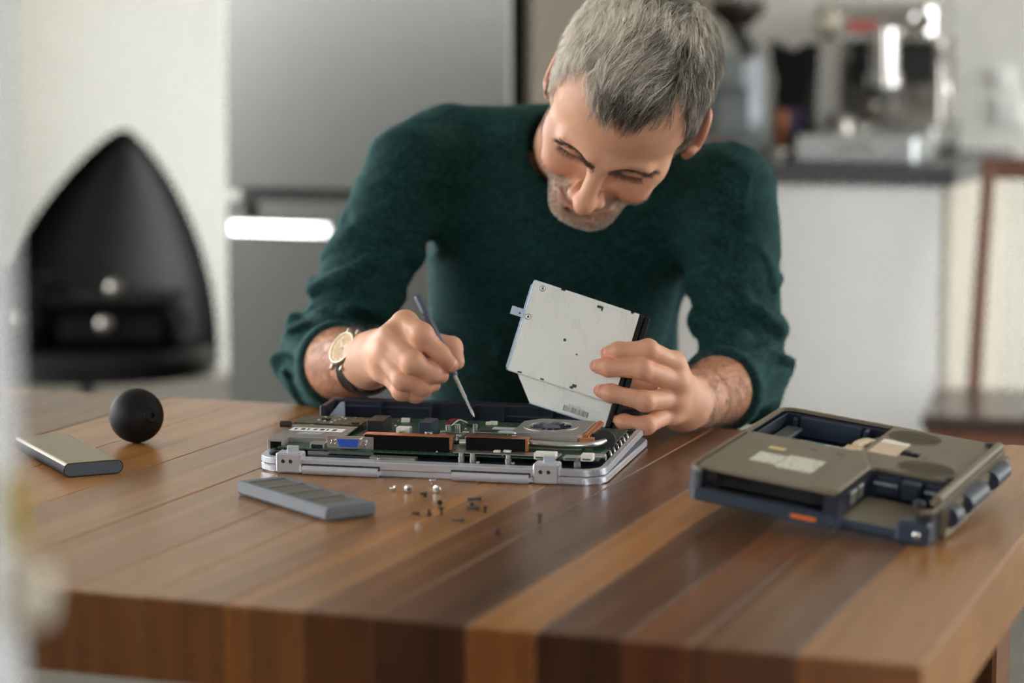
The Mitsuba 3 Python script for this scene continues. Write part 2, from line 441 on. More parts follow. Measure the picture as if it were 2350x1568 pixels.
# milk jug behind the drawer, left
jx, jb = at_room(1925, 5.50), 5.50
jg = thing('milk_jug', 'small steel milk jug left of the coffee machine', 'jug')
J = ROOM @ frame((jx, jb, WZ))
obj('body', put(lathe([(0, 0), (.036, 0), (.04, .01), (.04, .05), (.03, .085), (.034, .10), (.031, .10), (.027, .086), (.036, .05), (.036, .01), (0, .006)], 24), J), 'warm_steel', jg)
obj('handle', put(tube(spline([(.035, 0, .08), (.062, 0, .07), (.062, 0, .03), (.039, 0, .02)], 6), .004, 8), J), 'chrome', jg)

# ------------------------------------------------------------------ wooden chair at the right
wc = thing('wooden_chair', 'dark brown wooden chair with an open square backrest at the right border', 'chair')
mat('brown_wood', proc(lambda p, n, uv: mix(mi.Color3f(0.10, 0.040, 0.022), mi.Color3f(0.16, 0.068, 0.038), fbm(p.x * 14, p.y * 14, p.z * 60))), 0.35)
mat('dark_seat', (0.055, 0.035, 0.03), 0.25)
C_ = frame((.955, 4.86, 0), -14)
obj('post', put(tube([(-.02, .19, .42), (-.01, .2, .7), (.0, .235, .93)], .0165, 4), C_), 'brown_wood', wc)
obj('post', put(tube([(.40, .19, .42), (.40, .2, .7), (.40, .235, .93)], .0165, 4), C_), 'brown_wood', wc)
obj('top_rail', put(cbox(-.018, .42, .225, .25, .90, .945, .004), C_), 'brown_wood', wc)
obj('seat', put(cbox(-.10, .42, -.21, .21, .425, .455, .008), C_), 'dark_seat', wc)
obj('apron', put(cbox(-.09, .41, -.2, -.178, .365, .424, .002), C_), 'brown_wood', wc)
obj('apron', put(cbox(-.09, -.068, -.178, .18, .365, .424, .002), C_), 'brown_wood', wc)
for lx, ly in ((-.075, -.185), (.395, -.185), (-.03, .19), (.395, .19)):
    obj('leg', put(cbox(lx - .017, lx + .017, ly - .017, ly + .017, 0, .43, .003), C_), 'brown_wood', wc)

# ------------------------------------------------------------------ black shell chair at the left
sc = thing('shell_chair', 'black shell armchair with a pointed high back against the white wall', 'chair')
mat('black_leather', (0.006, 0.0065, 0.0075), 0.42, spec=0.28)
S_ = frame((-1.03, 5.86, 0), -8)


def shell(off):
    """Pointed back that widens towards the seat, curved around the sitter; off: along the normal."""
    v = []
    n, m = 36, 20
    for i in range(n):
        t = i / (n - 1)                       # 0 seat level .. 1 tip
        half = .300 * (1 - t ** 1.75) ** 0.80 + .012
        for j in range(m):
            s = 2 * j / (m - 1) - 1
            x = half * math.sin(s * 1.25) / math.sin(1.25)
            y = .20 - (.20 * abs(s) ** 2.0) * (1 - .75 * t) + .12 * t
            v.append([x * (1 - off * .8), y + off, .395 + .570 * t - off * .3])
    f = [[i * m + j, i * m + j + 1, (i + 1) * m + j + 1, (i + 1) * m + j] for i in range(n - 1) for j in range(m - 1)]
    return np.array(v), np.array(f)


v0, f0 = shell(0)
v1, f1 = shell(.022)
rim = [k for k in range(20)] + [i * 20 + 19 for i in range(1, 36)] + [35 * 20 + j for j in range(18, -1, -1)] + [i * 20 for i in range(34, 0, -1)]
nv = len(v0)
side = [[rim[i], rim[(i + 1) % len(rim)], rim[(i + 1) % len(rim)] + nv, rim[i] + nv] for i in range(len(rim))]
allf = np.vstack([f0, f1[:, ::-1] + nv, np.array(side)[:, ::-1]])
obj('back', put(trimesh.Trimesh(*meshkit.arrays((np.vstack([v0, v1]), allf))[:2], process=False), S_), 'black_leather', sc, smooth=60)
seat = prism(affinity.scale(Point(0, 0).buffer(1, quad_segs=12), .32, .27), .395, .46, .02)
obj('seat', put(shift(seat, 0, -.08, 0), S_), 'black_leather', sc)
obj('leg', put(tube([(-.02, 0, .0), (-.02, 0, .40)], .018, 12), S_), 'black_plastic', sc)
for q in range(4):
    w = q * math.pi / 2 + .6
    obj('foot', put(tube([(0, 0, .06), (.25 * math.cos(w), .25 * math.sin(w), .015)], [.014, .01], 10), S_), 'black_plastic', sc)
# dark bag on the seat
bg = thing('black_bag', 'black bag with metal buckles lying on the shell chair', 'bag')
mat('bag_fabric', (0.004, 0.004, 0.0045), 0.6, spec=0.15)
BG = S_ @ frame((-.04, -.12, .462), 6)
bagm = cbox(-.30, .02, -.12, .12, 0, .165, .05)
obj('body', put(cat(bagm.subdivide().subdivide(), cbox(.0, .29, -.11, .12, .0, .10, .03), cbox(-.02, .285, -.115, .11, .10, .125, .01)), BG), 'bag_fabric', bg)
obj('strap', put(tube(spline([(-.28, -.1, .15), (-.1, -.14, .19), (.05, -.13, .14)], 8), .014, 8), BG), 'bag_fabric', bg)
for bx, bz in ((-.085, .075), (.155, .15), (.13, .063)):
    obj('buckle', put(put(cat(lathe([(0, 0), (.018, 0), (.02, .005), (.012, .01), (0, .011)], 20)), frame((bx, -.12, bz), 0, 90)), BG), 'warm_steel', bg)
# ------------------------------------------------------------------ the table: walnut planks, each a part
TZ, TT = 0.75, 0.068
tb_ = thing('wooden_table', 'thick walnut plank table in the foreground with the laptop parts on it', 'table')
P0 = room(0, 0)
fb = float(np.dot(onz(1069, 1437, TZ), RV))           # front edge
bb = float(np.dot(onz(400, 911, TZ), RV))             # back edge
ra = float(np.dot(onz(2120, 1526, TZ), RU))           # right edge


def wood(key, c0, c1, seed, rough=0.28):
    c0, c1 = mi.Color3f(*rgb(*c0)), mi.Color3f(*rgb(*c1))

    def fn(p, n, uv):
        a = p.x * float(RU[0]) + p.y * float(RU[1])
        b = p.x * float(RV[0]) + p.y * float(RV[1])
        wob = fbm(a * 5 + seed, b * 1.3, seed * 3.7, 2) * 0.06
        rings = noise((a + wob) * 70, b * 1.6, seed * 1.3 + p.z * 8) * 0.40 + fbm((a + wob) * 22, b * 1.1, seed * 2.1 + p.z * 4, 2) * 0.35 + noise((a + wob) * 260, b * 4.0, seed + p.z * 20) * 0.15 + noise(a * 900, b * 22, seed + p.z * 60) * 0.10
        end = smoothstep(.6, .8, -(n.x * float(RV[0]) + n.y * float(RV[1])))       # front faces: darker end grain, plus the front edge's shade painted in
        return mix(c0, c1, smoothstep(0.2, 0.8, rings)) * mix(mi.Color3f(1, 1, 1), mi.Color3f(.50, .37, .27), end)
    mat(key, proc(fn), rough, spec=0.45)
    return key


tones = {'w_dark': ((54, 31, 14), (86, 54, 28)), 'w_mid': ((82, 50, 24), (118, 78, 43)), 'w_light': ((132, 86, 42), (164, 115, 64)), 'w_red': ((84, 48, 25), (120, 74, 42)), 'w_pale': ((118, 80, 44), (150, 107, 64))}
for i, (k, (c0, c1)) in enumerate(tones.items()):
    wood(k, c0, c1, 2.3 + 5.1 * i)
edges = [float(np.dot(onz(px, py, TZ), RU)) for px, py in ((2120, 1526), (1833, 1500), (1585, 1480), (1430, 1466), (1230, 1450), (1069, 1437), (862, 1415), (700, 1400), (575, 1388), (522, 1384), (330, 1366), (165, 1351))]
edges[0] = ra
seq = ['w_light', 'w_mid', 'w_red', 'w_dark', 'w_light', 'w_dark', 'w_mid', 'w_pale', 'w_light', 'w_pale', 'w_pale']
a = edges[-1]
rngt = random.Random(5)
while a > -2.35:
    w = rngt.uniform(.075, .12)
    edges.append(a - w)
    a -= w
    seq.append(rngt.choice(['w_pale', 'w_light', 'w_pale', 'w_mid']))
for i in range(len(edges) - 1):
    hi, lo = edges[i], edges[i + 1]
    lift = 0.00025 * ((i * 7) % 3)
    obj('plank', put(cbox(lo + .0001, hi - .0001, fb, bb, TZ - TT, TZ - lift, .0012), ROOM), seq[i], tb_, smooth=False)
lowest = edges[-1]
for la, lb in ((ra - .12, fb + .12), (ra - .12, bb - .12), (lowest + .12, fb + .12), (lowest + .12, bb - .12)):
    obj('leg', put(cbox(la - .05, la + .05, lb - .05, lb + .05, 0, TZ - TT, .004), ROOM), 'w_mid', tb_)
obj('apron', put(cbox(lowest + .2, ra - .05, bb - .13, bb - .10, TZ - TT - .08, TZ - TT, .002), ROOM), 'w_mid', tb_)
# ------------------------------------------------------------------ materials of the devices
mat('silver_paint', rgb(196, 199, 208), 0.28, 0.55)
mat('navy_plastic', rgb(26, 33, 45), 0.38)
mat('navy_light', rgb(40, 51, 66), 0.38)
mat('board_green', proc(lambda p, n, uv: mix(mi.Color3f(0.012, 0.045, 0.03), mi.Color3f(0.03, 0.075, 0.05), smoothstep(.45, .6, noise(p.x * 420, p.y * 420, 3)))), 0.4)
mat('board_brown', proc(lambda p, n, uv: mix(mi.Color3f(0.03, 0.035, 0.015), mi.Color3f(0.075, 0.065, 0.03), smoothstep(.4, .6, noise(p.x * 350, p.y * 350, 5)))), 0.4)
mat('chip_black', (0.015, 0.015, 0.016), 0.4)
mat('film_black', (0.004, 0.004, 0.0045), 0.35, spec=0.15)
mat('copper', (0.75, 0.33, 0.16), 0.3, 1.0)
mat('nickel', (0.62, 0.61, 0.58), 0.28, 1.0)
mat('dull_metal', (0.42, 0.41, 0.39), 0.45, 1.0)
mat('vga_blue', rgb(30, 78, 178), 0.4)
mat('sticker', rgb(226, 228, 228), 0.5)
mat('sticker_grey', rgb(150, 155, 158), 0.5)
mat('ink', rgb(52, 62, 68), 0.6)
mat('wire_red', rgb(150, 20, 50), 0.4)
mat('conn_white', rgb(214, 210, 200), 0.45)
mat('bluish_metal', rgb(162, 176, 192), 0.35, 0.3)
mat('orange_plastic', rgb(196, 100, 40), 0.4)
mat('foam_black', (0.02, 0.02, 0.021), 0.8)


def mm(u0, u1, v0, v1, z0, z1, c=0.0):
    return cbox(u0 / 1000, u1 / 1000, v0 / 1000, v1 / 1000, z0 / 1000, z1 / 1000, c / 1000)


# ------------------------------------------------------------------ the opened laptop
lap = thing('laptop', 'opened silver laptop lying upside down with its circuit board and fan bare', 'laptop')
LM = frame((-.2574, 2.4181, .75), -13.5)
LB = LM @ frame((0, 0, .0083), 0, 2.2)          # the base is lifted a little at the man's side


def lp(name, mesh, m, parent=lap, M=LB, **kw):
    return obj(name, put(mesh, M), m, parent, **kw)


out = rrect(-.006, .358, 0, .262, .024)
lid = trimesh.util.concatenate([prism(out.buffer(-.004), 0, .0015), prism(out, .0015, .0078, .0012)])
lp('lid', lid, 'silver_paint', M=LM)
rim = prism(out.difference(rrect(.002, .350, .008, .254, .018)), .0005, .0068, .001)
rm = lp('rim', cat(rim, prism(out.buffer(-.003), .0005, .002)), 'silver_paint')
lp('tray', prism(rrect(.002, .350, .008, .254, .018), .002, .0045), 'navy_plastic')
band = lp('rear_band', mm(42, 290, -3, 11, -1.0, 7.2, .8), 'silver_paint')
for u0, u1 in ((18, 45), (287, 313)):
    blk = mm(u0, u1, -5, 13, -7.6, 13, 1.6)
    blk = minus(blk, *[put(cyl(0, 0, -.002, .004, .0021, 14), frame(((u0 + 12.0 + d) / 1000, -.005, .0045), 0, 90)) for d in (-4, 4)])
    h = lp('hinge_cover', blk, 'silver_paint', smooth=25)
    obj('tab', put(mm(u0 + 8, u0 + 20, 8, 12, 12.5, 18, .6), LB), 'silver_paint', h)
    for d in (-4, 4):
        obj('hole', put(put(cyl(0, 0, -.0005, .0005, .0022, 14), frame(((u0 + 12.0 + d) / 1000, -.0036, .0045), 0, 90)), LB), 'chip_black', h)
for u0, u1 in ((47, 127), (204, 283)):
    lp('hinge_barrel', put(tube([(u0 / 1000, -.0045, -.0035), (u1 / 1000, -.0045, -.0035)], .0046, 20), np.eye(4)), 'silver_paint')
    lp('barrel_gap', mm(u0 - 1.2, u1 + 1.2, -4.2, -2.5, -2, 2.6), 'chip_black')
# far side: navy palm frame standing up
bz = lp('palm_frame', cat(mm(0, 352, 232, 250, 2, 24.5, 1.5), mm(0, 8, 196, 240, 2, 24, 1.5), mm(4, 350, 205, 234, 2, 7, 1)), 'navy_plastic')
for q_ in ((10, 118, 229, 233, 17, 19, .5), (200, 345, 228, 233, 11, 14, .8)):
    obj('ledge', put(mm(*q_), LB), 'navy_light', bz)
for u in (60, 118, 165, 200, 255, 310):
    obj('rib', put(mm(u, u + 2.5, 224, 233, 7, 24, .5), LB), 'navy_plastic', bz)
lp('corner_bracket', prism([(0, 0), (.017, 0), (.017, .016), (.012, .016)], 0, .002) if False else put(prism([(0, 0), (.018, 0), (.018, .017), (.014, .017)], 0, .004), frame((.008, .206, .010), 0, 90)), 'bluish_metal')
# boards
mb = lp('motherboard', cat(prism(Polygon([(.008, .03), (.346, .03), (.346, .19), (.19, .205), (.07, .205), (.07, .17), (.008, .17)]), .0098, .0113)), 'board_green')
lp('daughter_board', mm(-8, 68, 128, 168, 16.5, 18, .3), 'board_brown')
rs = np.random.RandomState(11)


def bits(n, u0, u1, v0, v1, z, kinds, parent=mb):
    for _ in range(n):
        u, v = rs.uniform(u0, u1), rs.uniform(v0, v1)
        k = kinds[rs.randint(len(kinds))]
        if k == 'cap':
            r, h = rs.uniform(2.2, 3.6), rs.uniform(4, 7)
            obj('capacitor', put(cyl(u / 1000, v / 1000, z / 1000, (z + h) / 1000, r / 1000, 18, .0006), LB), 'nickel', parent)
        elif k == 'chip':
            a, b = rs.uniform(4, 11), rs.uniform(4, 10)
            obj('chip', put(mm(u - a / 2, u + a / 2, v - b / 2, v + b / 2, z, z + 1.6, .2), LB), 'chip_black', parent)
        elif k == 'res':
            a, b = rs.uniform(1.2, 2.6), rs.uniform(1, 1.6)
            obj('resistor', put(mm(u - a / 2, u + a / 2, v - b / 2, v + b / 2, z, z + 1.1, .15), LB), ('conn_white', 'dull_metal', 'conn_white')[rs.randint(3)], parent)
        elif k == 'sock':
            a, b = rs.uniform(5, 9), rs.uniform(3, 5)
            obj('connector', put(mm(u - a / 2, u + a / 2, v - b / 2, v + b / 2, z, z + rs.uniform(2.5, 5), .3), LB), ('conn_white', 'conn_white', 'chip_black')[rs.randint(3)], parent)


bits(30, 76, 190, 92, 195, 11.3, ['res', 'res', 'chip', 'cap', 'res', 'sock'])
bits(16, 190, 245, 120, 190, 11.3, ['res', 'chip', 'res', 'sock'])
bits(14, -2, 64, 132, 164, 18, ['res', 'res', 'chip'], lap + '__daughter_board')
bits(12, 110, 340, 32, 46, 11.3, ['res', 'sock', 'res'])
for u, v, r, h in ((151, 101, 4.4, 8), (163, 112, 3.2, 7.5), (176, 124, 3.4, 13), (186, 92, 3, 8)):
    obj('capacitor', put(cyl(u / 1000, v / 1000, .0113, .0113 + h / 1000, r / 1000, 22, .0008), LB), 'nickel', mb)
obj('connector', put(mm(112, 127, 112, 122, 11.3, 20, .5), LB), 'conn_white', mb)
obj('socket', put(mm(138, 152, 108, 136, 11.3, 27, .6), LB), 'navy_light', mb)
obj('socket', put(mm(78, 96, 118, 150, 11.3, 25, .6), LB), 'chip_black', mb)
obj('memory_frame', put(cat(mm(165, 215, 100, 102, 18, 19.4), mm(165, 167, 78, 102, 12, 19.4), mm(190, 192, 78, 102, 12, 19.4)), LB), 'nickel', mb)
for u0 in (169, 194):
    obj('chip', put(mm(u0, u0 + 18, 80, 96, 12, 15, .3), LB), 'chip_black', mb)
for k, (a, b) in enumerate((((150, 170, 14), (163, 182, 16)), ((153, 169, 13), (166, 184, 15)), ((158, 167, 13), (172, 180, 14)))):
    q = spline(np.array([a, ((a[0] + b[0]) / 2, (a[1] + b[1]) / 2, 18), b]) / 1000, 8)
    obj('wire', put(tube(q, .0007, 8), LB), ('wire_red', 'wire_red', 'conn_white')[k], mb)
# left block: drive cage, ports
cg = lp('drive_cage', cat(mm(-6, 66, 58, 126, 14.5, 16.5, .4), mm(-6, 66, 58, 60, 9, 16.5, .3), mm(-6, -4, 58, 126, 5, 16.5, .3)), 'dull_metal')
obj('label', put(mm(0, 58, 92, 108, 16.5, 16.9), LB), 'sticker', cg)
obj('label', put(mm(14, 40, 76, 86, 16.5, 16.9), LB), 'sticker_grey', cg)
obj('print', put(cat(*[mm(4 + 7 * k, 4 + 7 * k + rs.uniform(2, 5), 96, 104, 16.9, 17.05) for k in range(7)]), LB), 'ink', cg)
pj = lp('phone_jack', minus(mm(-6, 12, 40, 56, 4.5, 17, .5), mm(-3, 9, 38, 52, 6, 15)), 'dull_metal')
obj('inside', put(cat(mm(-3, 9, 50, 53, 5, 15.5), *[mm(-2 + 1.6 * k, -1.4 + 1.6 * k, 46, 51, 7, 13) for k in range(6)]), LB), 'chip_black', pj)
lp('side_screw', cat(put(cyl(0, 0, -.006, .006, .0035, 16, .0008), frame((-.010, .112, .019), 0, 0, 90))), 'chip_black')
pl = lp('port_plate', minus(mm(60, 110, 36, 38, 5, 24.5, .3), mm(73, 96, 30, 44, 14, 22)), 'nickel')
vg = lp('vga_port', put(prism(Polygon([(-.0115, .004), (.0115, .004), (.0095, -.004), (-.0095, -.004)]).buffer(.0012), 0, .007), frame((.0845, .038, .0182), 0, 90)), 'nickel')
obj('face', put(put(prism(Polygon([(-.0108, .0036), (.0108, .0036), (.0088, -.0036), (-.0088, -.0036)]).buffer(.0005), .0071, .0082), frame((.0845, .038, .0182), 0, 90)), LB), 'vga_blue', vg)
obj('pin_hole', put(cat(*[put(cyl((k - (2 if r != 1 else 2)) * .0036 + (.0008 if r == 1 else 0), (r - 1) * .0024, .0081, .0085, .0005, 8), frame((.0845, .038, .0182), 0, 90)) for r in range(3) for k in range(5)]), LB), 'ink', vg)
for du in (-16.5, 16.5):
    for dz in (0, 3.2):
        obj('post', put(put(cyl(0, 0, -.001, .006 - dz / 2000, .0022, 12, .0004), frame(((84.5 + du - dz * .4) / 1000, .038, (19.5 - dz) / 1000), 0, 90)), LB), 'nickel', vg)
hd = lp('hdmi_port', minus(mm(42, 58, 34, 46, 9.5, 16.5, .4), mm(44, 56, 30, 44, 11, 15)), 'nickel')
obj('inside', put(mm(44.5, 55.5, 43, 45, 10.5, 15.2), LB), 'ink', hd)
lp('shield', mm(40, 62, 33, 45, 3, 8.5, .3), 'dull_metal')
lp('lock_slot', minus(mm(62, 108, 37, 40, 4.5, 13, .3), mm(80, 88, 30, 44, 6.5, 9.5)), 'navy_plastic')
# heat sinks: black film between copper edges
for u0, u1, v0, z0 in ((100, 190, 38, 10), (206, 268, 44, 11)):
    hs = lp('heat_sink', cat(mm(u0, u1, v0, v0 + 3, z0 - 8, 26.5, .3), mm(u0, u1, v0, v0 + 24, 22, 24.4, .3)), 'film_black')
    obj('copper_edge', put(mm(u0 - 2, u1 + 2, v0 + 3, v0 + 16, 24.6, 26.6, .4), LB), 'copper', hs)
    obj('copper_edge', put(mm(u1, u1 + 3, v0, v0 + 6, 14, 26, .4), LB), 'copper', hs)
sk = lp('heat_plate', mm(208, 262, 72, 104, 25.4, 26.6, .3), 'nickel')
for u0, v0, c in ((212, 74, 'chip_black'), (232, 74, 'sticker_grey'), (222, 90, 'sticker_grey')):
    obj('pad', put(mm(u0, u0 + (18 if c == 'chip_black' else 26), v0, v0 + 11, 26.6, 27.0), LB), c, sk)
# bracket with stand-offs in front
lp('bracket', cat(mm(196, 306, 30, 46, 12.5, 13.6, .3), mm(196, 214, 44, 56, 12.5, 13.6, .3)), 'dull_metal')
for u in (205, 217, 254, 325):
    lp('stand_off', cat(cyl(u / 1000, .029, .0045, .0095, .0035, 14, .0005), cyl(u / 1000, .029, .0095, .014, .0028, 14, .0005)), 'dull_metal')
for u, v in ((122, 14), (226, 15), (262, 17)):
    lp('case_screw', cyl(u / 1000, v / 1000, .0068, .0085, .0018, 14, .0004), 'nickel')
for u, w, c in ((282, 22, 'conn_white'), (288, 14, 'nickel'), (312, 16, 'nickel'), (330, 12, 'conn_white')):
    k = lp('edge_connector', mm(u, u + w, 22, 34, 11.3, 18 if c == 'conn_white' else 15, .5), c)
    obj('mouth', put(mm(u + 2, u + w - 2, 21.4, 22.2, 12.6, 14.2), LB), 'ink', k)
lp('side_metal', mm(112, 160, 14, 26, 4.5, 8.5, .4), 'dull_metal')
# fan
fan_o = Polygon([(.246, .078), (.252, .072), (.316, .072), (.320, .076), (.320, .148), (.262, .152), (.246, .136)])
fh = Point(.280, .112).buffer(.0235, quad_segs=16)
fn = lp('fan', cat(prism(fan_o, .0115, .0245), prism(fan_o.difference(fh), .0245, .0275), prism(Point(.280, .112).buffer(.029, quad_segs=16).difference(fh), .0275, .0283)), 'dull_metal', smooth=20)
obj('well', put(prism(fh, .0245, .0248), LB), 'navy_plastic', fn)
for k in range(11):
    obj('blade', put(put(mm(9, 21.5, -.5, .5, 0, 2.6), frame((.280, .112, .0248), k * 360 / 11, 25)), LB), 'navy_light', fn)
obj('hub', put(cyl(.280, .112, .0248, .0275, .010, 24, .0008), LB), 'navy_light', fn)
lp('copper_fin', cat(mm(319, 327, 80, 156, 22, 25.5, .5), mm(321, 325, 80, 156, 25.5, 26.6, .4), mm(318, 333, 72, 80, 15, 24.5, .6)), 'copper')
lp('heat_pipe', tube(spline([(.196, .056, .0185), (.230, .062, .0195), (.262, .062, .0195), (.300, .062, .0185), (.324, .066, .0185), (.336, .078, .0185), (.340, .092, .0185)], 8), .0034, 14), 'nickel')
lp('rubber_pad', put(lathe([(0, -.004), (.011, -.004), (.0125, -.002), (.0125, .004), (.011, .006), (0, .006)], 28), frame((.338, .100, .017), 20, 80)), 'foam_black')
for v in (66, 84, 102, 120, 138, 156):
    lp('spring_clip', tube(spline(np.array([(352, v, 6), (352, v + 2, 11), (350, v + 6, 12.5), (348, v + 9, 8)]) / 1000, 6), .0009, 6), 'nickel')
lp('audio_jack', put(cyl(0, 0, -.006, .006, .0035, 14, .0006), frame((.345, .048, .011), 0, 0, 90)), 'nickel')

# ------------------------------------------------------------------ the removed base case at the right
cs = thing('laptop_base_case', 'empty dark laptop base case lying upside down with round grilles at the right', 'laptop case')
CM = frame((.1638, 2.1442, .8056), -25.9, 4.3, 6.4)
mat('case_sheen', rgb(110, 100, 82), 0.42)  # dark plastic; the warm reflection on its top is painted into this colour
mat('case_grey', rgb(98, 92, 104), 0.45)
mat('case_cream', rgb(200, 178, 150), 0.5)
mat('case_bright', rgb(226, 220, 212), 0.5)
mat('teal_board', rgb(64, 138, 150), 0.4)
mat('label_cream', proc(lambda p, n, uv: mix(mi.Color3f(0.60, 0.58, 0.49), mi.Color3f(0.45, 0.44, 0.36), smoothstep(.52, .7, noise(p.x * 500, p.y * 500, p.z * 500)))), 0.5)
mat('label_tan', rgb(205, 180, 116), 0.5)


def cp(name, mesh, m, parent=cs, **kw):
    return obj(name, put(mesh, CM), m, parent, **kw)


W_, D_ = .223, .253
top = Polygon([(.004, .002), (.136, .0), (.136, .094), (.142, .103), (.212, .106), (.214, .03), (.220, .028), (.220, .253), (.113, .253), (.113, .146), (.003, .142), (.003, .2), (.0, .2)][:-3] + [(.113, .1435), (.003, .1435), (.003, .02)])
gr_c = [(.142, .224, .026, .023), (.181, .128, .027, .0225)]
holes = [affinity.scale(Point(x, y).buffer(1, quad_segs=16), rx, ry) for x, y, rx, ry in gr_c]
top = top.buffer(0)
switch_hole = sbox(.146, .158, .164, .173)
for h in holes + [switch_hole]:
    top = top.difference(h)
cover = cp('bottom_cover', prism(top, -.0028, 0), 'case_sheen')
cp('ridge', prism(Polygon([(.112, .0), (.139, .0), (.139, .094), (.118, .140), (.108, .140)]), 0, .0025, .0012), 'case_sheen')
for (x, y, rx, ry), h in zip(gr_c, holes):
    g = cp('grille', prism(h.buffer(.0015).difference(h), -.0008, .0005), 'case_sheen')
    for k in range(-10, 11):
        xx = x + k * rx / 10.5
        sl = h.intersection(sbox(xx - .0004, 0, xx + .0004, 1))
        if not sl.is_empty:
            obj('slat', put(prism(sl, -.0005, .0002), CM), 'case_sheen', g)
cp('grille_backing', cat(*[prism(h.buffer(.002), -.009, -.008) for h in holes]), 'chip_black')
# walls: tray sides
outer = rrect(-.004, .226, -.006, .256, .016)
wall = prism(outer.difference(outer.buffer(-.0035)), -.030, -.003)
wall = minus(wall, cbox(.012, .128, -.02, .005, -.018, -.002), cbox(.142, .212, -.02, .004, -.022, .01))
cp('side_wall', wall, 'navy_plastic', smooth=25)  # navy carries the bluish reflection on the upright dark sides
cp('floor_panel', prism(outer.buffer(-.003).difference(sbox(.0, -.1, .10, .035)).difference(Point(.07, .11).buffer(.01)), -.0300, -.0285), 'navy_plastic')
lipring = prism(outer.buffer(-.0004).difference(outer.buffer(-.004)).difference(sbox(.01, -.1, .215, .02)), -.003, -.0002)
cp('lip', lipring, 'case_sheen')
# front opening with its rail and orange latch
cp('front_rail', cat(cbox(.006, .140, -.0085, .0, -.030, -.019, .0015), cbox(.128, .218, -.0085, -.002, -.027, -.020, .0012)), 'navy_light')
cp('slot_bay', cat(cbox(.010, .130, .04, .06, -.027, -.004)), 'chip_black')
cp('latch', cbox(.100, .124, -.0105, -.008, -.0275, -.0235, .0008), 'orange_plastic')
cp('latch_frame', cat(cbox(.092, .130, -.0100, -.0075, -.0222, -.0195, .0006), cbox(.092, .130, -.0100, -.0075, -.0315, -.0285, .0006)), 'navy_light')
for u in (.143,):
    cp('catch', cat(cbox(u - .006, u + .006, -.011, -.006, -.028, -.022, .001), cbox(u - .0015, u + .0015, -.0105, -.0085, -.035, -.027, .0005)), 'navy_light')
cp('corner_block', cat(cbox(.196, .226, -.011, .010, -.030, -.010, .003)), 'navy_light')
cp('corner_screw', put(lathe([(0, 0), (.003, 0), (.0034, .001), (.002, .0018), (0, .0018)], 16), CM * 0 + frame((.216, -.0115, -.020), 0, 90)), 'nickel')
# hard disk bay far left
by = thing if False else None
bay = cp('disk_bay', cat(cbox(.004, .1125, .2445, .2475, -.026, -.004), cbox(.004, .0065, .144, .246, -.026, -.004), cbox(.109, .1125, .150, .246, -.026, -.004), cbox(.004, .1125, .144, .246, -.0285, -.0255)), 'navy_plastic')
obj('bay_wall', put(cat(cbox(.02, .084, .2405, .2446, -.024, -.0045, .001), cbox(.012, .018, .238, .2446, -.024, -.006, .002), cbox(.088, .092, .232, .2446, -.024, -.0045, .001)), CM), 'navy_light', bay)
obj('strip', put(cbox(.030, .090, .205, .216, -.022, -.020), CM), 'teal_board', bay)
obj('strip_label', put(cbox(.030, .058, .196, .204, -.022, -.0195), CM), 'label_cream', bay)
obj('card_label', put(cbox(.062, .098, .172, .196, -.016, -.0148), CM), 'sticker', bay)
obj('card_print', put(cat(cbox(.070, .076, .180, .188, -.0148, -.0146), cbox(.080, .083, .180, .189, -.0148, -.0146), cbox(.085, .088, .180, .189, -.0148, -.0146)), CM), 'ink', bay)
obj('card_cage', put(cat(cbox(.060, .100, .165, .198, -.0175, -.016), cbox(.02, .06, .150, .19, -.02, -.018)), CM), 'chip_black', bay)
obj('slot_panel', put(cbox(.010, .028, .16, .232, -.018, -.012, .002), CM), 'navy_plastic', bay)
obj('vent_rib', put(cat(*[cbox(.034 + .0035 * k, .036 + .0035 * k, .1415, .149, -.004, -.001) for k in range(9)]), CM), 'case_sheen', bay)
# flat cables and cream plates in the middle
cp('cream_plate', cat(cbox(.092, .112, .146, .172, -.0045, -.0033), tube(spline([(.100, .170, -.004), (.104, .186, -.003), (.112, .194, -.005)], 6), .0048, 8)), 'case_cream')
cp('cream_plate', cbox(.118, .146, .150, .190, -.0012, .0002), 'case_cream')
cp('bright_plate', cbox(.1185, .1455, .190, .202, -.001, .0003), 'case_bright')
cp('grey_plate', cat(cbox(.100, .113, .20, .24, -.012, -.010), cbox(.113, .118, .150, .2, -.010, -.008)), 'case_grey')
cp('switch', cat(cbox(.1465, .1575, .1645, .1725, -.004, .0022, .0012), cbox(.157, .163, .166, .171, -.002, .0012, .0008)), 'chip_black')
# battery bay
bb2 = cp('battery_bay', cat(cbox(.140, .214, .098, .104, -.024, -.003), cbox(.137, .140, .004, .100, -.024, -.003), cbox(.139, .213, .004, .099, -.0265, -.0245)), 'navy_plastic')
obj('bay_wall', put(cat(cbox(.146, .168, .0945, .0985, -.022, -.005, .001), cbox(.170, .188, .086, .0985, -.022, -.0045, .0015), cbox(.192, .208, .0945, .0985, -.022, -.005, .001)), CM), 'navy_light', bb2)
obj('floor_sheet', put(cbox(.141, .212, .006, .085, -.0245, -.0238), CM), 'case_sheen', bb2)
obj('contact', put(cat(cbox(.1405, .1425, .028, .046, -.018, -.006, .0006), cbox(.1405, .1425, .052, .066, -.018, -.006, .0006)), CM), 'dull_metal', bb2)
obj('edge_strip', put(cat(cbox(.144, .166, .091, .0945, -.0125, -.0105), cbox(.192, .206, .091, .0945, -.0125, -.0105)), CM), 'bluish_metal', bb2)
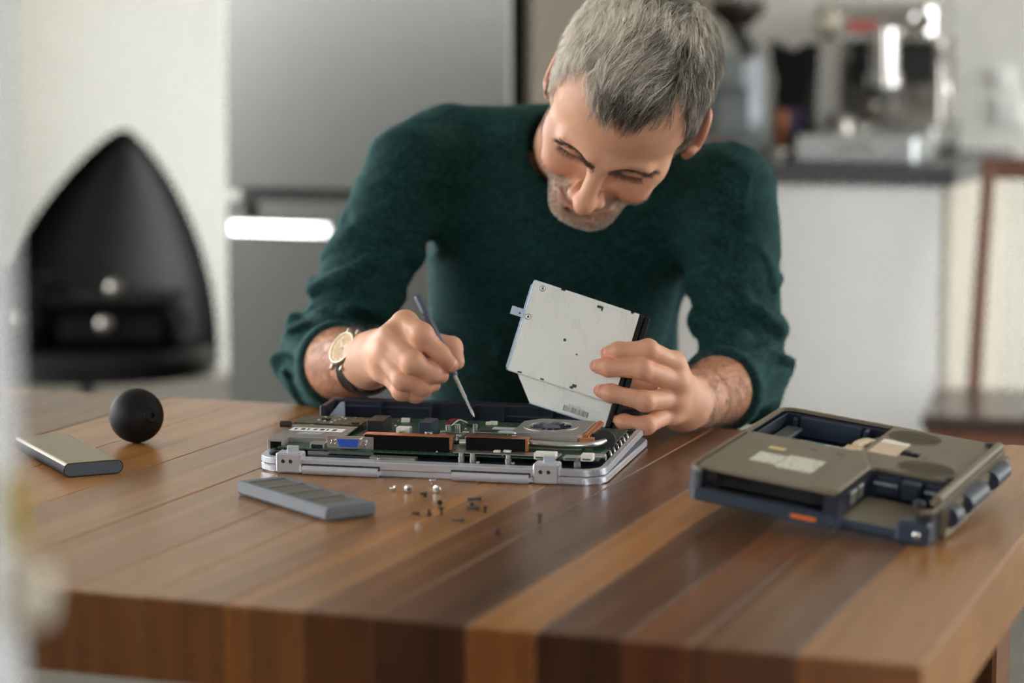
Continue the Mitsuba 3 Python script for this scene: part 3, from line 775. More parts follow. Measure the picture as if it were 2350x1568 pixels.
# labels
cp('label', cbox(.036, .062, .050, .082, 0, .0003), 'label_cream')
cp('label', cbox(.063, .098, .044, .088, 0, .0003), 'label_cream')
cp('small_label', cbox(.037, .053, .098, .106, 0, .0003), 'label_tan')
for u, v in ((.075, .120), (.1, .122), (.128, .116), (.17, .162)):
    cp('engraved_icon', cbox(u - .003, u + .003, v - .0012, v + .0012, -.0001, .0002), 'chip_black')
# right rail with rubber feet, hinge barrels below
cp('edge_rail', tube([(.219, .034, .0012), (.219, .247, .0012)], .0042, 12), 'case_sheen')
for u, v in ((.212, .242), (.209, .012), (.212, .103)):
    cp('rubber_foot', cat(cyl(u, v, -.001, .0034, .0055, 20, .001), cyl(u, v, .0034, .0042, .003, 16)), 'chip_black')
cp('rear_panel', put(prism(rrect(-.0, .215, -.03, -.004, .004), 0, .006), CM * 0 + frame((.226, .025, .0), 0) @ trimesh.transformations.rotation_matrix(math.pi / 2, [0, 0, 1]) @ trimesh.transformations.rotation_matrix(math.pi / 2, [1, 0, 0])), 'case_sheen')
for v0, v1 in ((.03, .05), (.078, .135), (.168, .215)):
    cp('hinge_barrel', tube([(.232, v0, -.012), (.232, v1, -.012)], .009, 18), 'navy_light')
for v in (.062, .148, .225):
    cp('port_hole', cbox(.231, .2335, v - .004, v + .004, -.022, -.017, .0008), 'chip_black')

# ------------------------------------------------------------------ small things on the table
ball = thing('rubber_blower', 'round black rubber air blower bulb standing on the table at the left', 'air blower')
mat('rubber_black', (0.006, 0.006, 0.0065), 0.55, spec=0.22)
bc = np.array([onz(313, 953, .7805)[0], onz(313, 953, .7805)[1], .7800])
th = np.linspace(-math.pi / 2, math.pi / 2, 40)
obj('bulb', shift(lathe(np.c_[.0298 * np.cos(th), .0300 * np.sin(th)], 56), *bc), 'rubber_black', ball, smooth=True)
nd = np.array([.64, -.75, .12])
nd /= np.linalg.norm(nd)
al = trimesh.geometry.align_vectors([0, 0, 1], nd)
al[:3, 3] = bc
obj('nozzle', put(lathe([(0, .026), (.0095, .026), (.0085, .0305), (.0065, .0325), (.003, .0325), (.0025, .029), (0, .029)], 28), al), 'rubber_black', ball)
obj('hole', put(cyl(0, 0, .0291, .0296, .0024, 14), al), 'seam_dark', ball)

mat('tan_sheen', rgb(136, 124, 96), 0.35, 0.25)  # warm reflection on a dark top, put into the base colour
mat('end_cap', rgb(72, 82, 92), 0.45)  # bluish reflection on the dark end, put into its colour
pb = thing('power_bank', 'flat dark power bank with tan and grey reflections painted on at the left border', 'power bank')
stad = Polygon([(-.0315, 0), (.0315, 0), (.0315, .0145), (-.0315, .0145)]).buffer(-.00724).buffer(.0071, quad_segs=8)
PM = frame((-.4245, 2.3960, .75), 27) @ frame((0, 0, .0001), 0, 90)
mat('bank_black', (0.006, 0.006, 0.006), 0.6, spec=0.08)  # matte black stands for the dark reflection along the side
obj('shell', put(prism(stad, -.186, 0), PM), 'bank_black', pb, smooth=25)
obj('top_plate', put(prism(stad.intersection(sbox(-.0295, .0118, .05, .02)).buffer(.00025), -.1862, .0001), PM), 'tan_sheen', pb, smooth=25)  # added over the shell to carry the painted tan sheen
obj('end_cap', put(prism(stad.buffer(-.0011), 0.0, .0006), PM), 'end_cap', pb)
obj('end_ring', put(prism(stad.difference(stad.buffer(-.0010)), -.0005, .0002), PM), 'chip_black', pb)

hb = thing('screw_case', 'flat grey plastic case with recessed panels lying in front of the opened laptop', 'case')
mat('case_plastic', rgb(92, 97, 103), 0.5)
mat('case_panel', rgb(86, 82, 72), 0.55)
HM = frame((-.1465, 2.1680, .75), 35.5)
hb_o = rrect(-.0275, .0275, 0, .172, .004)
hb_s = minus(cbox(-.0275, .0275, 0, .172, .0005, .0135, .003), *[cbox(-.021, .020, .020 + k * .036, .051 + k * .036, .0122, .02) for k in range(4)])
obj('body', put(hb_s, HM), 'case_plastic', hb, smooth=25)
for k in range(4):
    obj('panel', put(cbox(-.0205, .0195, .0205 + k * .036, .0505 + k * .036, .0115, .0126, .0004), HM), 'case_panel', hb)

# screws
mat('screw_black', (0.02, 0.02, 0.021), 0.35, 0.6)


def screw_mesh(L=.006, r=.0026):
    head = lathe([(0, 0), (r * .7, .0), (r, -.0006), (r, -.0016), (.0011, -.0017), (.0011, -.0017)], 18)
    thread = [(.0011, -.0017)]
    n = int(L / .0005)
    for k in range(n):
        thread += [(.0011, -.0017 - k * .0005), (.0013, -.0017 - (k + .5) * .0005)]
    thread += [(.0008, -.0017 - L), (0, -.0017 - L)]
    slot = cat(cbox(-r * .6, r * .6, -.0003, .0003, -.0001, .00012), cbox(-.0003, .0003, -r * .6, r * .6, -.0001, .00012))
    return head, lathe(thread, 14), slot


def screw(px, py, lie, yaw, m, L, r, label):
    k = thing('screw', label, 'screw', 'loose silver screws on the table' if m == 'nickel' else 'loose black screws on the table')
    p = onz(px, py, .75)
    M = frame((p[0], p[1], .75 + (r if lie else L + .0017)), yaw) @ (frame((0, 0, 0), 0, 90 if lie else 0))
    if lie == 2:
        M = frame((p[0], p[1], .75), yaw) @ frame((0, 0, 0), 0, 180)
    h, t, s = screw_mesh(L, r)
    obj('head', put(h, M), m, k)
    obj('shank', put(t, M), m, k)
    obj('slot', put(s, M), 'seam_dark', k)


for args in ((938, 1133, 1, 20, 'nickel', .004, .0044, 'largest round-headed silver screw, just below the laptop edge'), (1001, 1134, 1, -30, 'nickel', .004, .0042, 'round-headed silver screw right of the largest one'),
             (993, 1112, 0, 0, 'nickel', .004, .0036, 'silver screw standing closest to the laptop edge'), (907, 1130, 1, 70, 'nickel', .004, .0034, 'leftmost silver screw, left of the largest one'),
             (960, 1212, 2, 0, 'nickel', .003, .0026, 'tiny grey screw on its head, lowest at the left of the scattered screws'),
             (979, 1141, 1, 60, 'screw_black', .005, .0026, 'black screw touching the round-headed silver screws'), (1010, 1160, 1, 170, 'screw_black', .005, .0026, 'black screw lying below the right round-headed silver screw'),
             (1013, 1181, 0, 0, 'screw_black', .005, .0030, 'black screw standing upright below the silver screws'), (962, 1184, 1, 110, 'screw_black', .006, .0026, 'leftmost black screw, lying on its side'),
             (985, 1183, 2, 0, 'screw_black', .004, .0024, 'smallest black screw, between the leftmost one and the standing one'), (1105, 1149, 1, 95, 'screw_black', .012, .0018, 'long thin black screw, topmost of the cluster right of the middle'),
             (1081, 1167, 1, 200, 'screw_black', .006, .0028, 'black screw at the left of the right-hand cluster'), (1099, 1172, 1, 80, 'screw_black', .010, .0028, 'longest thick black screw inside the right-hand cluster'),
             (1113, 1176, 0, 0, 'screw_black', .004, .0028, 'black screw standing at the right end of the cluster'), (1065, 1199, 1, 80, 'screw_black', .010, .0024, 'long black screw lying alone below the cluster'),
             (1141, 1226, 2, 0, 'screw_black', .005, .0030, 'black screw on its head, nearest to the front table edge'), (1238, 1199, 0, 0, 'screw_black', .006, .0028, 'rightmost black screw, standing alone')):
    screw(*args)

# ------------------------------------------------------------------ screwdriver and optical drive in the hands
sd = thing('screwdriver', 'slim grey precision screwdriver held in the hand over the circuit board', 'screwdriver')
mat('driver_grey', rgb(86, 98, 112), 0.35, 0.5)
SA, SB = at(958, 680, 2.615), at(1088, 957, 2.570)
ax = SA - SB
SL = float(np.linalg.norm(ax))
SM = trimesh.geometry.align_vectors([0, 0, 1], ax / SL)
SM[:3, 3] = SB
obj('blade', put(lathe([(0, 0), (.0006, 0), (.0016, .004), (.0014, .010), (.0014, .022), (.0021, .024), (.0023, .052), (0, .052)], 20), SM), 'nickel', sd)
hexp = [(.0049 * math.cos(a), .0049 * math.sin(a)) for a in np.arange(6) * math.pi / 3]
obj('handle', put(cat(prism(hexp, .060, SL - .026), lathe([(0, .050), (.0036, .050), (.0046, .060), (0, .060)], 24)), SM), 'driver_grey', sd)
obj('cap', put(lathe([(0, SL - .026), (.0040, SL - .026), (.0040, SL - .023), (.0047, SL - .022), (.0047, SL - .002), (.0038, SL), (0, SL)], 24), SM), 'driver_grey', sd)

od = thing('optical_drive', 'off-white metal disc drive with a barcode sticker held up in the hand', 'disc drive')
mat('drive_white', proc(lambda p, n, uv: mix(mi.Color3f(0.64, 0.64, 0.61), mi.Color3f(0.60, 0.60, 0.57), smoothstep(.62, .80, noise(p.x * 90, p.z * 60, 2) * .6 + noise(p.x * 700, p.z * 120, 7) * .4))), 0.38, 0.25)
OA = math.radians(17.2)
CR = np.array([1.0, 0, 0])
X_ = math.cos(OA) * CR - math.sin(OA) * UP
Y_ = math.sin(OA) * CR + math.cos(OA) * UP
Z_ = -FWD
OD = np.eye(4)
OD[:3, 0], OD[:3, 1], OD[:3, 2] = X_, Y_, Z_
OD[:3, 3] = at(1230, 643, 2.565)
OD = OD @ trimesh.transformations.rotation_matrix(math.radians(-7), [1, 0, 0]) @ trimesh.transformations.rotation_matrix(math.radians(7), [0, 1, 0])


def dp(name, mesh, m, parent=od, **kw):
    return obj(name, put(mesh, OD), m, parent, **kw)


notch = [sbox(.029, -.0018, .034, .001), sbox(.072, -.0075, .079, -.0045), sbox(.077, -.0095, .079, -.0075), sbox(.109, -.002, .113, .001), sbox(.010, -.1015, .015, -.0992), sbox(.036, -.1015, .040, -.099), sbox(.071, -.098, .076, -.0945), sbox(.069, -.1, .073, -.0975)]
plate = minus(cbox(0, .119, -.101, 0, -.0012, 0), *[cbox(q.bounds[0], q.bounds[2], q.bounds[1], q.bounds[3], -.002, .001) for q in notch], cyl(.049, -.052, -.002, .001, .0017, 16), cyl(.066, -.063, -.002, .001, .0011, 14))
dp('top_plate', plate, 'drive_white')
dp('body', cat(cbox(0.0005, .1185, -.1005, -.0005, -.0055, -.0014), cbox(.0005, .1185, -.100, -.002, -.0125, -.0055)), 'chip_black')
dp('side_plate', cat(cbox(-.0008, .0004, -.101, 0, -.0118, -.0006), cbox(-.0022, -.0008, -.098, -.004, -.0118, -.0098)), 'bluish_metal')
flap = Polygon([(.010, -.100), (.119, -.100), (.119, -.1275), (.033, -.1275)])
fl = dp('lower_plate', cat(prism(flap, -.0045, -.0035), prism(flap.buffer(-.001), -.0118, -.0045)), 'drive_white')
dp('lower_edge', cat(cbox(.034, .119, -.1285, -.1272, -.0118, -.0040)), 'bluish_metal')
dp('step', cbox(.0, .119, -.1022, -.1008, -.0045, -.0004), 'dull_metal')
bzl = dp('bezel', cat(cbox(.1195, .1245, -.1285, .0005, -.0125, .0002, .0012), cbox(.1245, .1325, -.1285, .0, -.0130, -.0010, .0018)), 'film_black')
obj('button', put(cbox(.1310, .1332, -.112, -.100, -.009, -.005, .0006), OD), 'navy_light', bzl)
tb2 = dp('mount_tab', cat(cbox(-.0155, -.0008, -.0425, -.0335, -.0060, -.0048)), 'bluish_metal')
obj('hole', put(cyl(-.0055, -.039, -.0048, -.0045, .0012, 12), OD), 'chip_black', tb2)
for x, y in ((.0095, -.0065), (.0035, -.0405)):
    s_ = dp('screw', cyl(x, y, 0, .0008, .0026, 20, .0004), 'nickel')
    obj('recess', put(cat(cyl(x, y, .0008, .0009, .0014, 14), prism(Point(x, y).buffer(.0032).difference(Point(x, y).buffer(.0027)), -.0001, .0002)), OD), 'ink', s_)
lab = dp('barcode_label', prism(sbox(.062, -.1268, .112, -.1135), -.0035, -.0033), 'sticker')
bars, x = [], .0695
while x < .098:
    w = rs.choice([.0003, .0006, .0009])
    bars.append(cbox(x, x + w, -.1245, -.1185, -.0033, -.0032))
    x += w + rs.choice([.0003, .0005, .0008])
obj('barcode', put(cat(*bars), OD), 'ink', lab)
obj('digits', put(shift(meshkit.text_mesh('305UK10L C0L71', .0016, .0001), .0735, -.1180, -.0033), OD), 'ink', lab)
dp('scratch', cat(*[put(cbox(-.0001, .0001, -l, l, 0, .00006), frame((x, y, 0), a)) for x, y, l, a in ((.032, -.03, .004, 8), (.042, -.017, .004, -4), (.078, -.022, .0045, -6), (.052, -.045, .001, 60), (.024, -.012, .001, 20), (.075, -.074, .001, 40), (.032, -.088, .001, 10))]), 'sticker_grey')

# ------------------------------------------------------------------ the man: signed distance fields turned into meshes
def smin(a, b, k):
    h = np.clip(0.5 + 0.5 * (b - a) / k, 0, 1)
    return b + (a - b) * h - k * h * (1 - h)


def smax(a, b, k):
    return -smin(-a, -b, k)


def ell(p, c, r, M=None):
    q = p - np.asarray(c, float)
    if M is not None:
        q = q @ M
    r = np.asarray(r, float)
    k0 = np.linalg.norm(q / r, axis=-1)
    k1 = np.linalg.norm(q / (r * r), axis=-1)
    return k0 * (k0 - 1) / np.maximum(k1, 1e-9)


def cap(p, a, b, ra, rb=None):
    rb = ra if rb is None else rb
    a, b = np.asarray(a, float), np.asarray(b, float)
    d = b - a
    t = np.clip(((p - a) @ d) / (d @ d), 0, 1)
    return np.linalg.norm(p - a - t[..., None] * d, axis=-1) - (ra + (rb - ra) * t)


def poly(p, pts, radii, k=0.004):
    d = None
    for i in range(len(pts) - 1):
        e = cap(p, pts[i], pts[i + 1], radii[i], radii[i + 1])
        d = e if d is None else smin(d, e, k)
    return d


def surface(fn, lo, hi, h, steps=2):
    """Surface nets of fn < 0 in the box lo..hi, cell size h, only in blocks near the surface; then pulled onto the surface."""
    lo, hi = np.asarray(lo, float), np.asarray(hi, float)
    B = 8
    nb = np.ceil((hi - lo) / (h * B)).astype(int)
    bi = np.stack(np.meshgrid(*[np.arange(n) for n in nb], indexing='ij'), -1).reshape(-1, 3)
    cen = lo + (bi + .5) * h * B
    near = np.abs(fn(cen)) < h * B * 0.5 * 1.7321 * 1.35 + .002
    bi = bi[near]
    g = np.stack(np.meshgrid(*[np.arange(B + 1)] * 3, indexing='ij'), -1).reshape(-1, 3)
    cells, verts = [], []
    cor = np.array([[a, b, c] for a in (0, 1) for b in (0, 1) for c in (0, 1)])
    eds = [(i, j) for i in range(8) for j in range(i + 1, 8) if np.abs(cor[i] - cor[j]).sum() == 1]
    signs = []
    for s in range(0, len(bi), 600):
        b = bi[s:s + 600]
        ijk = b[:, None] * B + g[None]
        val = fn((lo + ijk * h).reshape(-1, 3)).reshape(len(b), B + 1, B + 1, B + 1)
        c = np.stack([val[:, a:B + a, e:B + e, d:B + d] for a, e, d in cor], -1)
        ins = c < 0
        act = ins.any(-1) & ~ins.all(-1)
        w = np.argwhere(act)
        v8 = c[act]
        acc, cnt = np.zeros((len(w), 3)), np.zeros(len(w))
        for i, j in eds:
            m = (v8[:, i] < 0) != (v8[:, j] < 0)
            t = np.where(m, v8[:, i] / np.where(m, v8[:, i] - v8[:, j], 1), 0)
            acc += np.where(m[:, None], cor[i] + t[:, None] * (cor[j] - cor[i]), 0)
            cnt += m
        cell = b[w[:, 0]] * B + w[:, 1:]
        cells.append(cell)
        verts.append(lo + (cell + acc / cnt[:, None]) * h)
        signs.append(v8[:, [0, 4, 2, 1]] < 0)
    cells, verts, signs = np.vstack(cells), np.vstack(verts), np.vstack(signs)
    N = nb * B + 2
    key = (cells[:, 0].astype(np.int64) * N[1] + cells[:, 1]) * N[2] + cells[:, 2]
    order = np.argsort(key)
    ks = key[order]

    def look(c):
        k = (c[:, 0].astype(np.int64) * N[1] + c[:, 1]) * N[2] + c[:, 2]
        i = np.clip(np.searchsorted(ks, k), 0, len(ks) - 1)
        return np.where(ks[i] == k, order[i], -1)
    faces = []
    for ax in range(3):
        m = signs[:, 0] != signs[:, ax + 1]
        c = cells[m]
        o1, o2 = np.eye(3, dtype=int)[(ax + 1) % 3], np.eye(3, dtype=int)[(ax + 2) % 3]
        q = np.stack([look(c), look(c - o1), look(c - o1 - o2), look(c - o2)], 1)
        flip = signs[m, 0]
        q = np.where(flip[:, None], q, q[:, ::-1])
        q = q[(q >= 0).all(1)]
        faces.append(np.vstack([q[:, [0, 1, 2]], q[:, [0, 2, 3]]]))
    v, e = verts, h * .3
    for _ in range(steps):
        d = fn(v)
        gr = np.stack([fn(v + e * np.eye(3)[k]) - fn(v - e * np.eye(3)[k]) for k in range(3)], -1) / (2 * e)
        l2 = np.maximum((gr ** 2).sum(-1), .2)
        v = v - np.clip(d / l2, -h, h)[:, None] * gr
    return trimesh.Trimesh(v, np.vstack(faces), process=False)


def rot(rx=0, ry=0, rz=0):
    r = trimesh.transformations
    return (r.rotation_matrix(math.radians(ry), [0, 1, 0]) @ r.rotation_matrix(math.radians(rz), [0, 0, 1]) @ r.rotation_matrix(math.radians(rx), [1, 0, 0]))[:3, :3]


# ---- head, in its own axes: x to the picture's right, the face towards -y, z to the crown
HS = 1.065
HR = rot(50, 20) @ rot(0, 0, -2)
HO = at(1383, 366, 2.62) - HR @ (np.array([0, -.098, .035]) * HS)


def to_head(p):
    return (p - HO) @ HR / HS


def from_head(q):
    return HO + (np.asarray(q, float) * HS) @ HR.T


def f_head(q):
    q = q / np.array([1.02, 1.0, 1.0])
    m = q.copy()
    m[:, 0] = np.abs(m[:, 0])                                # the two sides are alike
    d = ell(q, (0, .012, .052), (.0775, .098, .086))
    d = smin(d, ell(q, (0, -.034, .052), (.062, .056, .058)), .03)
    d = smin(d, ell(q, (0, -.032, -.012), (.054, .058, .066)), .03)
    d = smin(d, cap(m, (.053, .004, -.030), (.047, -.006, -.056), .012, .013), .03)
    d = smin(d, cap(m, (.048, -.008, -.058), (.016, -.078, -.076), .016, .014), .025)
    d = smin(d, ell(q, (0, -.084, -.075), (.026, .018, .0175)), .018)
    d = smin(d, ell(q, (0, -.076, -.052), (.035, .025, .030)), .022)
    d = smin(d, ell(m, (.046, -.058, .000), (.020, .024, .018)), .022)
    d = smin(d, ell(m, (.039, -.0785, -.0165), (.020, .016, .0165)), .012)
    d = smin(d, cap(m, (.011, -.0930, .0285), (.040, -.0815, .0240), .0092, .0064), .015)
    d = smax(d, -ell(m, (.031, -.102, .0165), (.0180, .0160, .0115)), .011)
    d = smin(d, ell(m, (.0315, -.0765, .0150), (.0160, .0125, .0115)), .004)
    d = smax(d, -cap(m, (.020, -.092, .0105), (.043, -.086, .0105), .0014), .003)           # crease under the lids
    d = smax(d, -cap(m, (.019, -.094, .0232), (.045, -.084, .0232), .0010), .004)           # fold above the lids
    d = smin(d, cap(q, (0, -.091, .030), (0, -.1175, -.012), .0085, .0095), .012)
    d = smin(d, ell(q, (0, -.1205, -.0175), (.0115, .0120, .0110)), .007)
    d = smin(d, ell(m, (.0130, -.1060, -.0210), (.0080, .0110, .0080)), .006)
    d = smax(d, -ell(m, (.0066, -.112, -.0295), (.0036, .006, .0045)), .003)
    d = smax(d, -cap(m, (.0205, -.101, -.016), (.036, -.085, -.044), .0026, .0034), .009)   # smile folds
    d = smin(d, cap(m, (0, -.1015, -.0450), (.022, -.0915, -.0450), .0052, .0026), .006)
    d = smin(d, cap(m, (0, -.0985, -.0550), (.019, -.090, -.0515), .0060, .0030), .006)
    d = smax(d, -np.minimum(cap(m, (0, -.107, -.0500), (.018, -.0985, -.0478), .0018), cap(m, (.018, -.0985, -.0478), (.032, -.0862, -.0405), .0018, .0030)), .003)
    d = smax(d, -cap(m, (.0, -.104, -.0635), (.012, -.099, -.0625), .0030), .007)
    ME = rot(0, 0, 0) @ trimesh.transformations.rotation_matrix(math.radians(11), [0, 0, 1])[:3, :3]
    m[:, 0] -= np.where(q[:, 0] > 0, .0085, 0)
    m[:, 1] += np.where(q[:, 0] > 0, .006, 0)
    ear = ell(m, (.0790, .020, .002), (.0065, .019, .032), ME)
    ear = smax(ear, -ell(m, (.0860, .018, .002), (.0065, .0120, .021), ME), .004)
    ear = smin(ear, cap(m, (.076, -.002, -.008), (.074, .002, -.024), .006, .005), .006)
    return smin(d, ear, .006)


NECK0, NECK1 = from_head((0, .034, -.030)), at(1322, 356, 2.985)


def f_headneck(p):
    q = to_head(p)
    d = f_head(q) * HS
    n = poly(p, [NECK0, (NECK0 + NECK1) / 2 + np.array([-.012, 0, -.008]), NECK1], [.058, .056, .057])
    return smin(d, n, .02)


# ---- arms and hands (joints, radii)
RW, RE = at(846, 828, 2.665), at(745, 840, 2.90)
LW, LE = at(1578, 925, 2.648), at(1706, 872, 2.87)


def hand(p, wrist, chains, radii, thumb, trad, palm_r, wide, fill):
    d = None
    mcps = [c[0] for c in chains]
    for m in range(4):
        e = cap(p, wrist + (mcps[m] - wrist) * .10 + wide * (m - 1.5) * .005, mcps[m] - (mcps[m] - wrist) * .06, palm_r * 1.05, palm_r * .82)
        d = e if d is None else smin(d, e, .014)
    for m in range(3):
        d = smin(d, cap(p, mcps[m] * .85 + wrist * .15, mcps[m + 1] * .85 + wrist * .15, palm_r * .8), .010)
    fing = None
    for c, r in zip(chains, radii):
        e = poly(p, c, r, .004)
        for j, w in ((1, 1.10), (2, 1.06)):
            e = smin(e, np.linalg.norm(p - c[j], axis=-1) - r[j] * w * .97, .004)
        fing = e if fing is None else smin(fing, e, .0022)
    for m in range(3):
        a, b = (chains[m][0] + chains[m + 1][0]) / 2, (chains[m][1] + chains[m + 1][1]) / 2
        fing = smin(fing, cap(p, a, a + (b - a) * fill + np.array([0, .004, 0]), radii[m][0] * .92, radii[m][1] * .72), .003)
    d = smin(d, fing, .007)
    for m in range(4):                                        # knuckles
        d = smin(d, np.linalg.norm(p - mcps[m], axis=-1) - radii[m][0] * 1.02, .007)
    t = poly(p, thumb, trad, .005)
    return smin(d, t, .009)


R_ch = [[at(930, 742, 2.588), at(968, 768, 2.558), at(1010, 814, 2.562), at(1035, 838, 2.571)],
        [at(898, 774, 2.578), at(948, 832, 2.549), at(990, 857, 2.560), at(1012, 862, 2.576)],
        [at(885, 814, 2.583), at(925, 871, 2.556), at(968, 887, 2.563), at(994, 884, 2.580)],
        [at(887, 853, 2.598), at(922, 897, 2.576), at(954, 905, 2.579), at(976, 897, 2.590)]]
R_rad = [[.0130, .0118, .0102, .0086], [.0128, .0118, .0104, .0088], [.0124, .0112, .0100, .0084], [.0114, .0100, .0090, .0076]]
R_th, R_tr = [at(880, 800, 2.645), at(970, 788, 2.640), at(1036, 798, 2.617), at(1047, 830, 2.600)], [.019, .0155, .0118, .0092]
L_ch = [[at(1544, 834, 2.585), at(1487, 803, 2.554), at(1421, 806, 2.556), at(1392, 812, 2.563)],
        [at(1551, 876, 2.584), at(1474, 848, 2.549), at(1398, 843, 2.553), at(1366, 841, 2.560)],
        [at(1543, 914, 2.588), at(1480, 921, 2.547), at(1403, 903, 2.549), at(1372, 897, 2.556)],
        [at(1532, 950, 2.594), at(1484, 976, 2.553), at(1432, 970, 2.551), at(1408, 963, 2.555)]]
L_rad = [[.0120, .0106, .0092, .0078], [.0122, .0108, .0095, .0081], [.0118, .0104, .0092, .0078], [.0108, .0093, .0082, .0068]]
L_th, L_tr = [at(1556, 945, 2.635), at(1500, 915, 2.628), at(1445, 888, 2.612), at(1412, 872, 2.606)], [.020, .0155, .0118, .0095]


def f_right(p):
    d = poly(p, [RE, RE + (RW - RE) * .35, RE + (RW - RE) * .8, RW], [.038, .0425, .0305, .0268], .01)
    d = smin(d, cap(p, RW, at(862, 820, 2.648), .0285, .024), .015)
    return smin(d, hand(p, RW, R_ch, R_rad, R_th, R_tr, .0150, np.array([0, 0, -1.0]), .95), .016)


def f_left(p):
    d = poly(p, [LE, LE + (LW - LE) * .4, LE + (LW - LE) * .82, LW], [.038, .0400, .0315, .0285], .01)
    return smin(d, hand(p, LW, L_ch, L_rad, L_th, L_tr, .0150, np.array([0, 0, -1.0]), .30), .016)


RS, LS = at(952, 396, 2.955), at(1668, 446, 2.94)


def f_trunk(p):
    d = ell(p, at(1305, 500, 3.03), (.155, .085, .14))
    d = smin(d, ell(p, at(1285, 830, 3.06), (.135, .09, .24)), .05)
    d = smin(d, cap(p, RS + np.array([0, .06, -.01]), LS + np.array([0, .06, -.01]), .035), .03)
    d = smin(d, cap(p, RS, RE, .046, .040), .02)
    d = smin(d, cap(p, LS, LE, .046, .040), .02)
    return smin(d, cap(p, NECK1, at(1326, 440, 3.02), .057, .06), .02)


def arm_box(pts, m=.06):
    a = np.array(pts)
    return a.min(0) - m, a.max(0) + m


head_mesh = surface(f_headneck, HO - .19, HO + np.array([.19, .36, .19]), .0017)
rh_pts = [RE, RW] + [q for c in R_ch for q in c] + R_th
lh_pts = [LE, LW] + [q for c in L_ch for q in c] + L_th
right_mesh = surface(f_right, *arm_box(rh_pts), .0015)
left_mesh = surface(f_left, *arm_box(lh_pts), .0015)
trunk_mesh = surface(f_trunk, np.array([-.45, 2.75, .35]), np.array([.5, 3.3, 1.25]), .009, 1)
try:
    u = to_m3(head_mesh) + to_m3(trunk_mesh) + to_m3(right_mesh) + to_m3(left_mesh)
    body = from_m3(u)
    assert len(body.faces) > 50000
except Exception:
    body = cat(head_mesh, trunk_mesh, right_mesh, left_mesh)

# ---- skin colours by place
bv = np.array(body.vertices)
hq = to_head(bv)
hm = hq.copy()
hm[:, 0] = np.abs(hm[:, 0])
is_head = (f_head(hq) < .006)


def blob(q, c, r, s=1.0):
    return s * np.exp(-(((q - np.asarray(c)) / np.asarray(r)) ** 2).sum(-1))


def srgb_lin(c):
    return np.array(rgb(*c))


def sstep(a, b, x):
    t = np.clip((x - a) / (b - a), 0, 1)
    return t * t * (3 - 2 * t)


SKIN = srgb_lin((206, 155, 125))
col = np.tile(SKIN, (len(bv), 1))
mot = meshkit.fbm(bv * 60, 3, 4)
col *= (0.93 + 0.14 * mot)[:, None]


def blend(c, w):
    global col
    w = np.clip(w, 0, 1)[:, None]
    col = col * (1 - w) + srgb_lin(c) * w


hw = is_head.astype(float)
blend((214, 128, 108), hw * (blob(hm, (.042, -.08, -.014), (.018, .03, .016), .38) + blob(hq, (0, -.122, -.016), (.016, .02, .014), .38) + blob(hm, (.085, .016, .006), (.012, .03, .035), .5)))
blend((186, 118, 98), hw * blob(hm, (.032, -.088, .014), (.018, .012, .010), .22))
lipw = hw * np.maximum(blob(hm, (.008, -.101, -.0458), (.018, .02, .0042)), blob(hm, (.006, -.098, -.0550), (.017, .02, .0048)))
blend((176, 104, 96), lipw * .8)


def beard_mask(q):
    m = q.copy()
    m[:, 0] = np.abs(m[:, 0])
    low = sstep(-.018, -.040, m[:, 2] - .35 * np.clip(m[:, 0] - .035, 0, 1))
    side = sstep(.048, .060, m[:, 0]) * sstep(.020, -.010, m[:, 2]) * sstep(-.045, -.015, m[:, 1])
    lips = np.maximum(blob(m, (.008, -.101, -.0458), (.018, .03, .004)), blob(m, (.006, -.098, -.0550), (.016, .03, .005)))
    nose = blob(m, (0, -.11, -.016), (.022, .03, .012))
    back = sstep(.004, -.008, m[:, 1]) * sstep(.077, .073, m[:, 0])
    return np.clip(np.maximum(low, side), 0, 1) * back * np.clip(1 - 1.4 * lips - nose, 0, 1)


def hair_mask(q):
    """1 on the scalp: above the hairline with its receding temples, behind the temples, down to the nape and the sideburns."""
    x, y, z = np.abs(q[:, 0]), q[:, 1], q[:, 2]
    rec = .015 * np.exp(-((x - .047) / .016) ** 2) - .002 * np.exp(-((q[:, 0] - .008) / .018) ** 2)
    front = sstep(-.003, .003, z - (.0945 + rec)) * np.maximum(sstep(.056, .050, x), sstep(-.050, -.042, y))
    side = sstep(.056, .062, x) * sstep(-.050, -.042, y - .28 * np.clip(.055 - z, 0, .1)) * sstep(-.022, -.012, z)
    nape = sstep(.035, .045, y) * sstep(-.055, -.045, z)
    up = sstep(.02, .035, z) * sstep(-.012, .006, y)
    ear = sstep(.083, .085, x - np.where(q[:, 0] > 0, .004, 0) + .12 * np.clip(np.abs(y - .016) - .010, 0, 1)) * (np.abs(z - .004) < .034) * (np.abs(y - .018) < .026)
    return np.clip(np.maximum.reduce([front, side, nape, up]) - 2 * ear - 3 * (x > .0812), 0, 1)


bm = beard_mask(hq) * hw
blend((118, 92, 80), bm * .62)
blend((60, 50, 44), hair_mask(hq) * hw * .92)
for ch in R_ch + L_ch:
    for j in (0, 1, 2):
        blend((208, 128, 104), .45 * np.exp(-(np.linalg.norm(bv - ch[j], axis=1) / .013) ** 2))
    blend((216, 128, 112), .5 * np.exp(-(np.linalg.norm(bv - ch[3], axis=1) / .011) ** 2))
for e, w in ((RE, RW), (LE, LW)):
    t = np.clip(((bv - e) @ (w - e)) / ((w - e) @ (w - e)), 0, 1)
    near = np.linalg.norm(bv - e - t[:, None] * (w - e), axis=1) < .06
    blend((176, 116, 84), near * (1 - is_head) * sstep(1.0, .75, t) * .62)

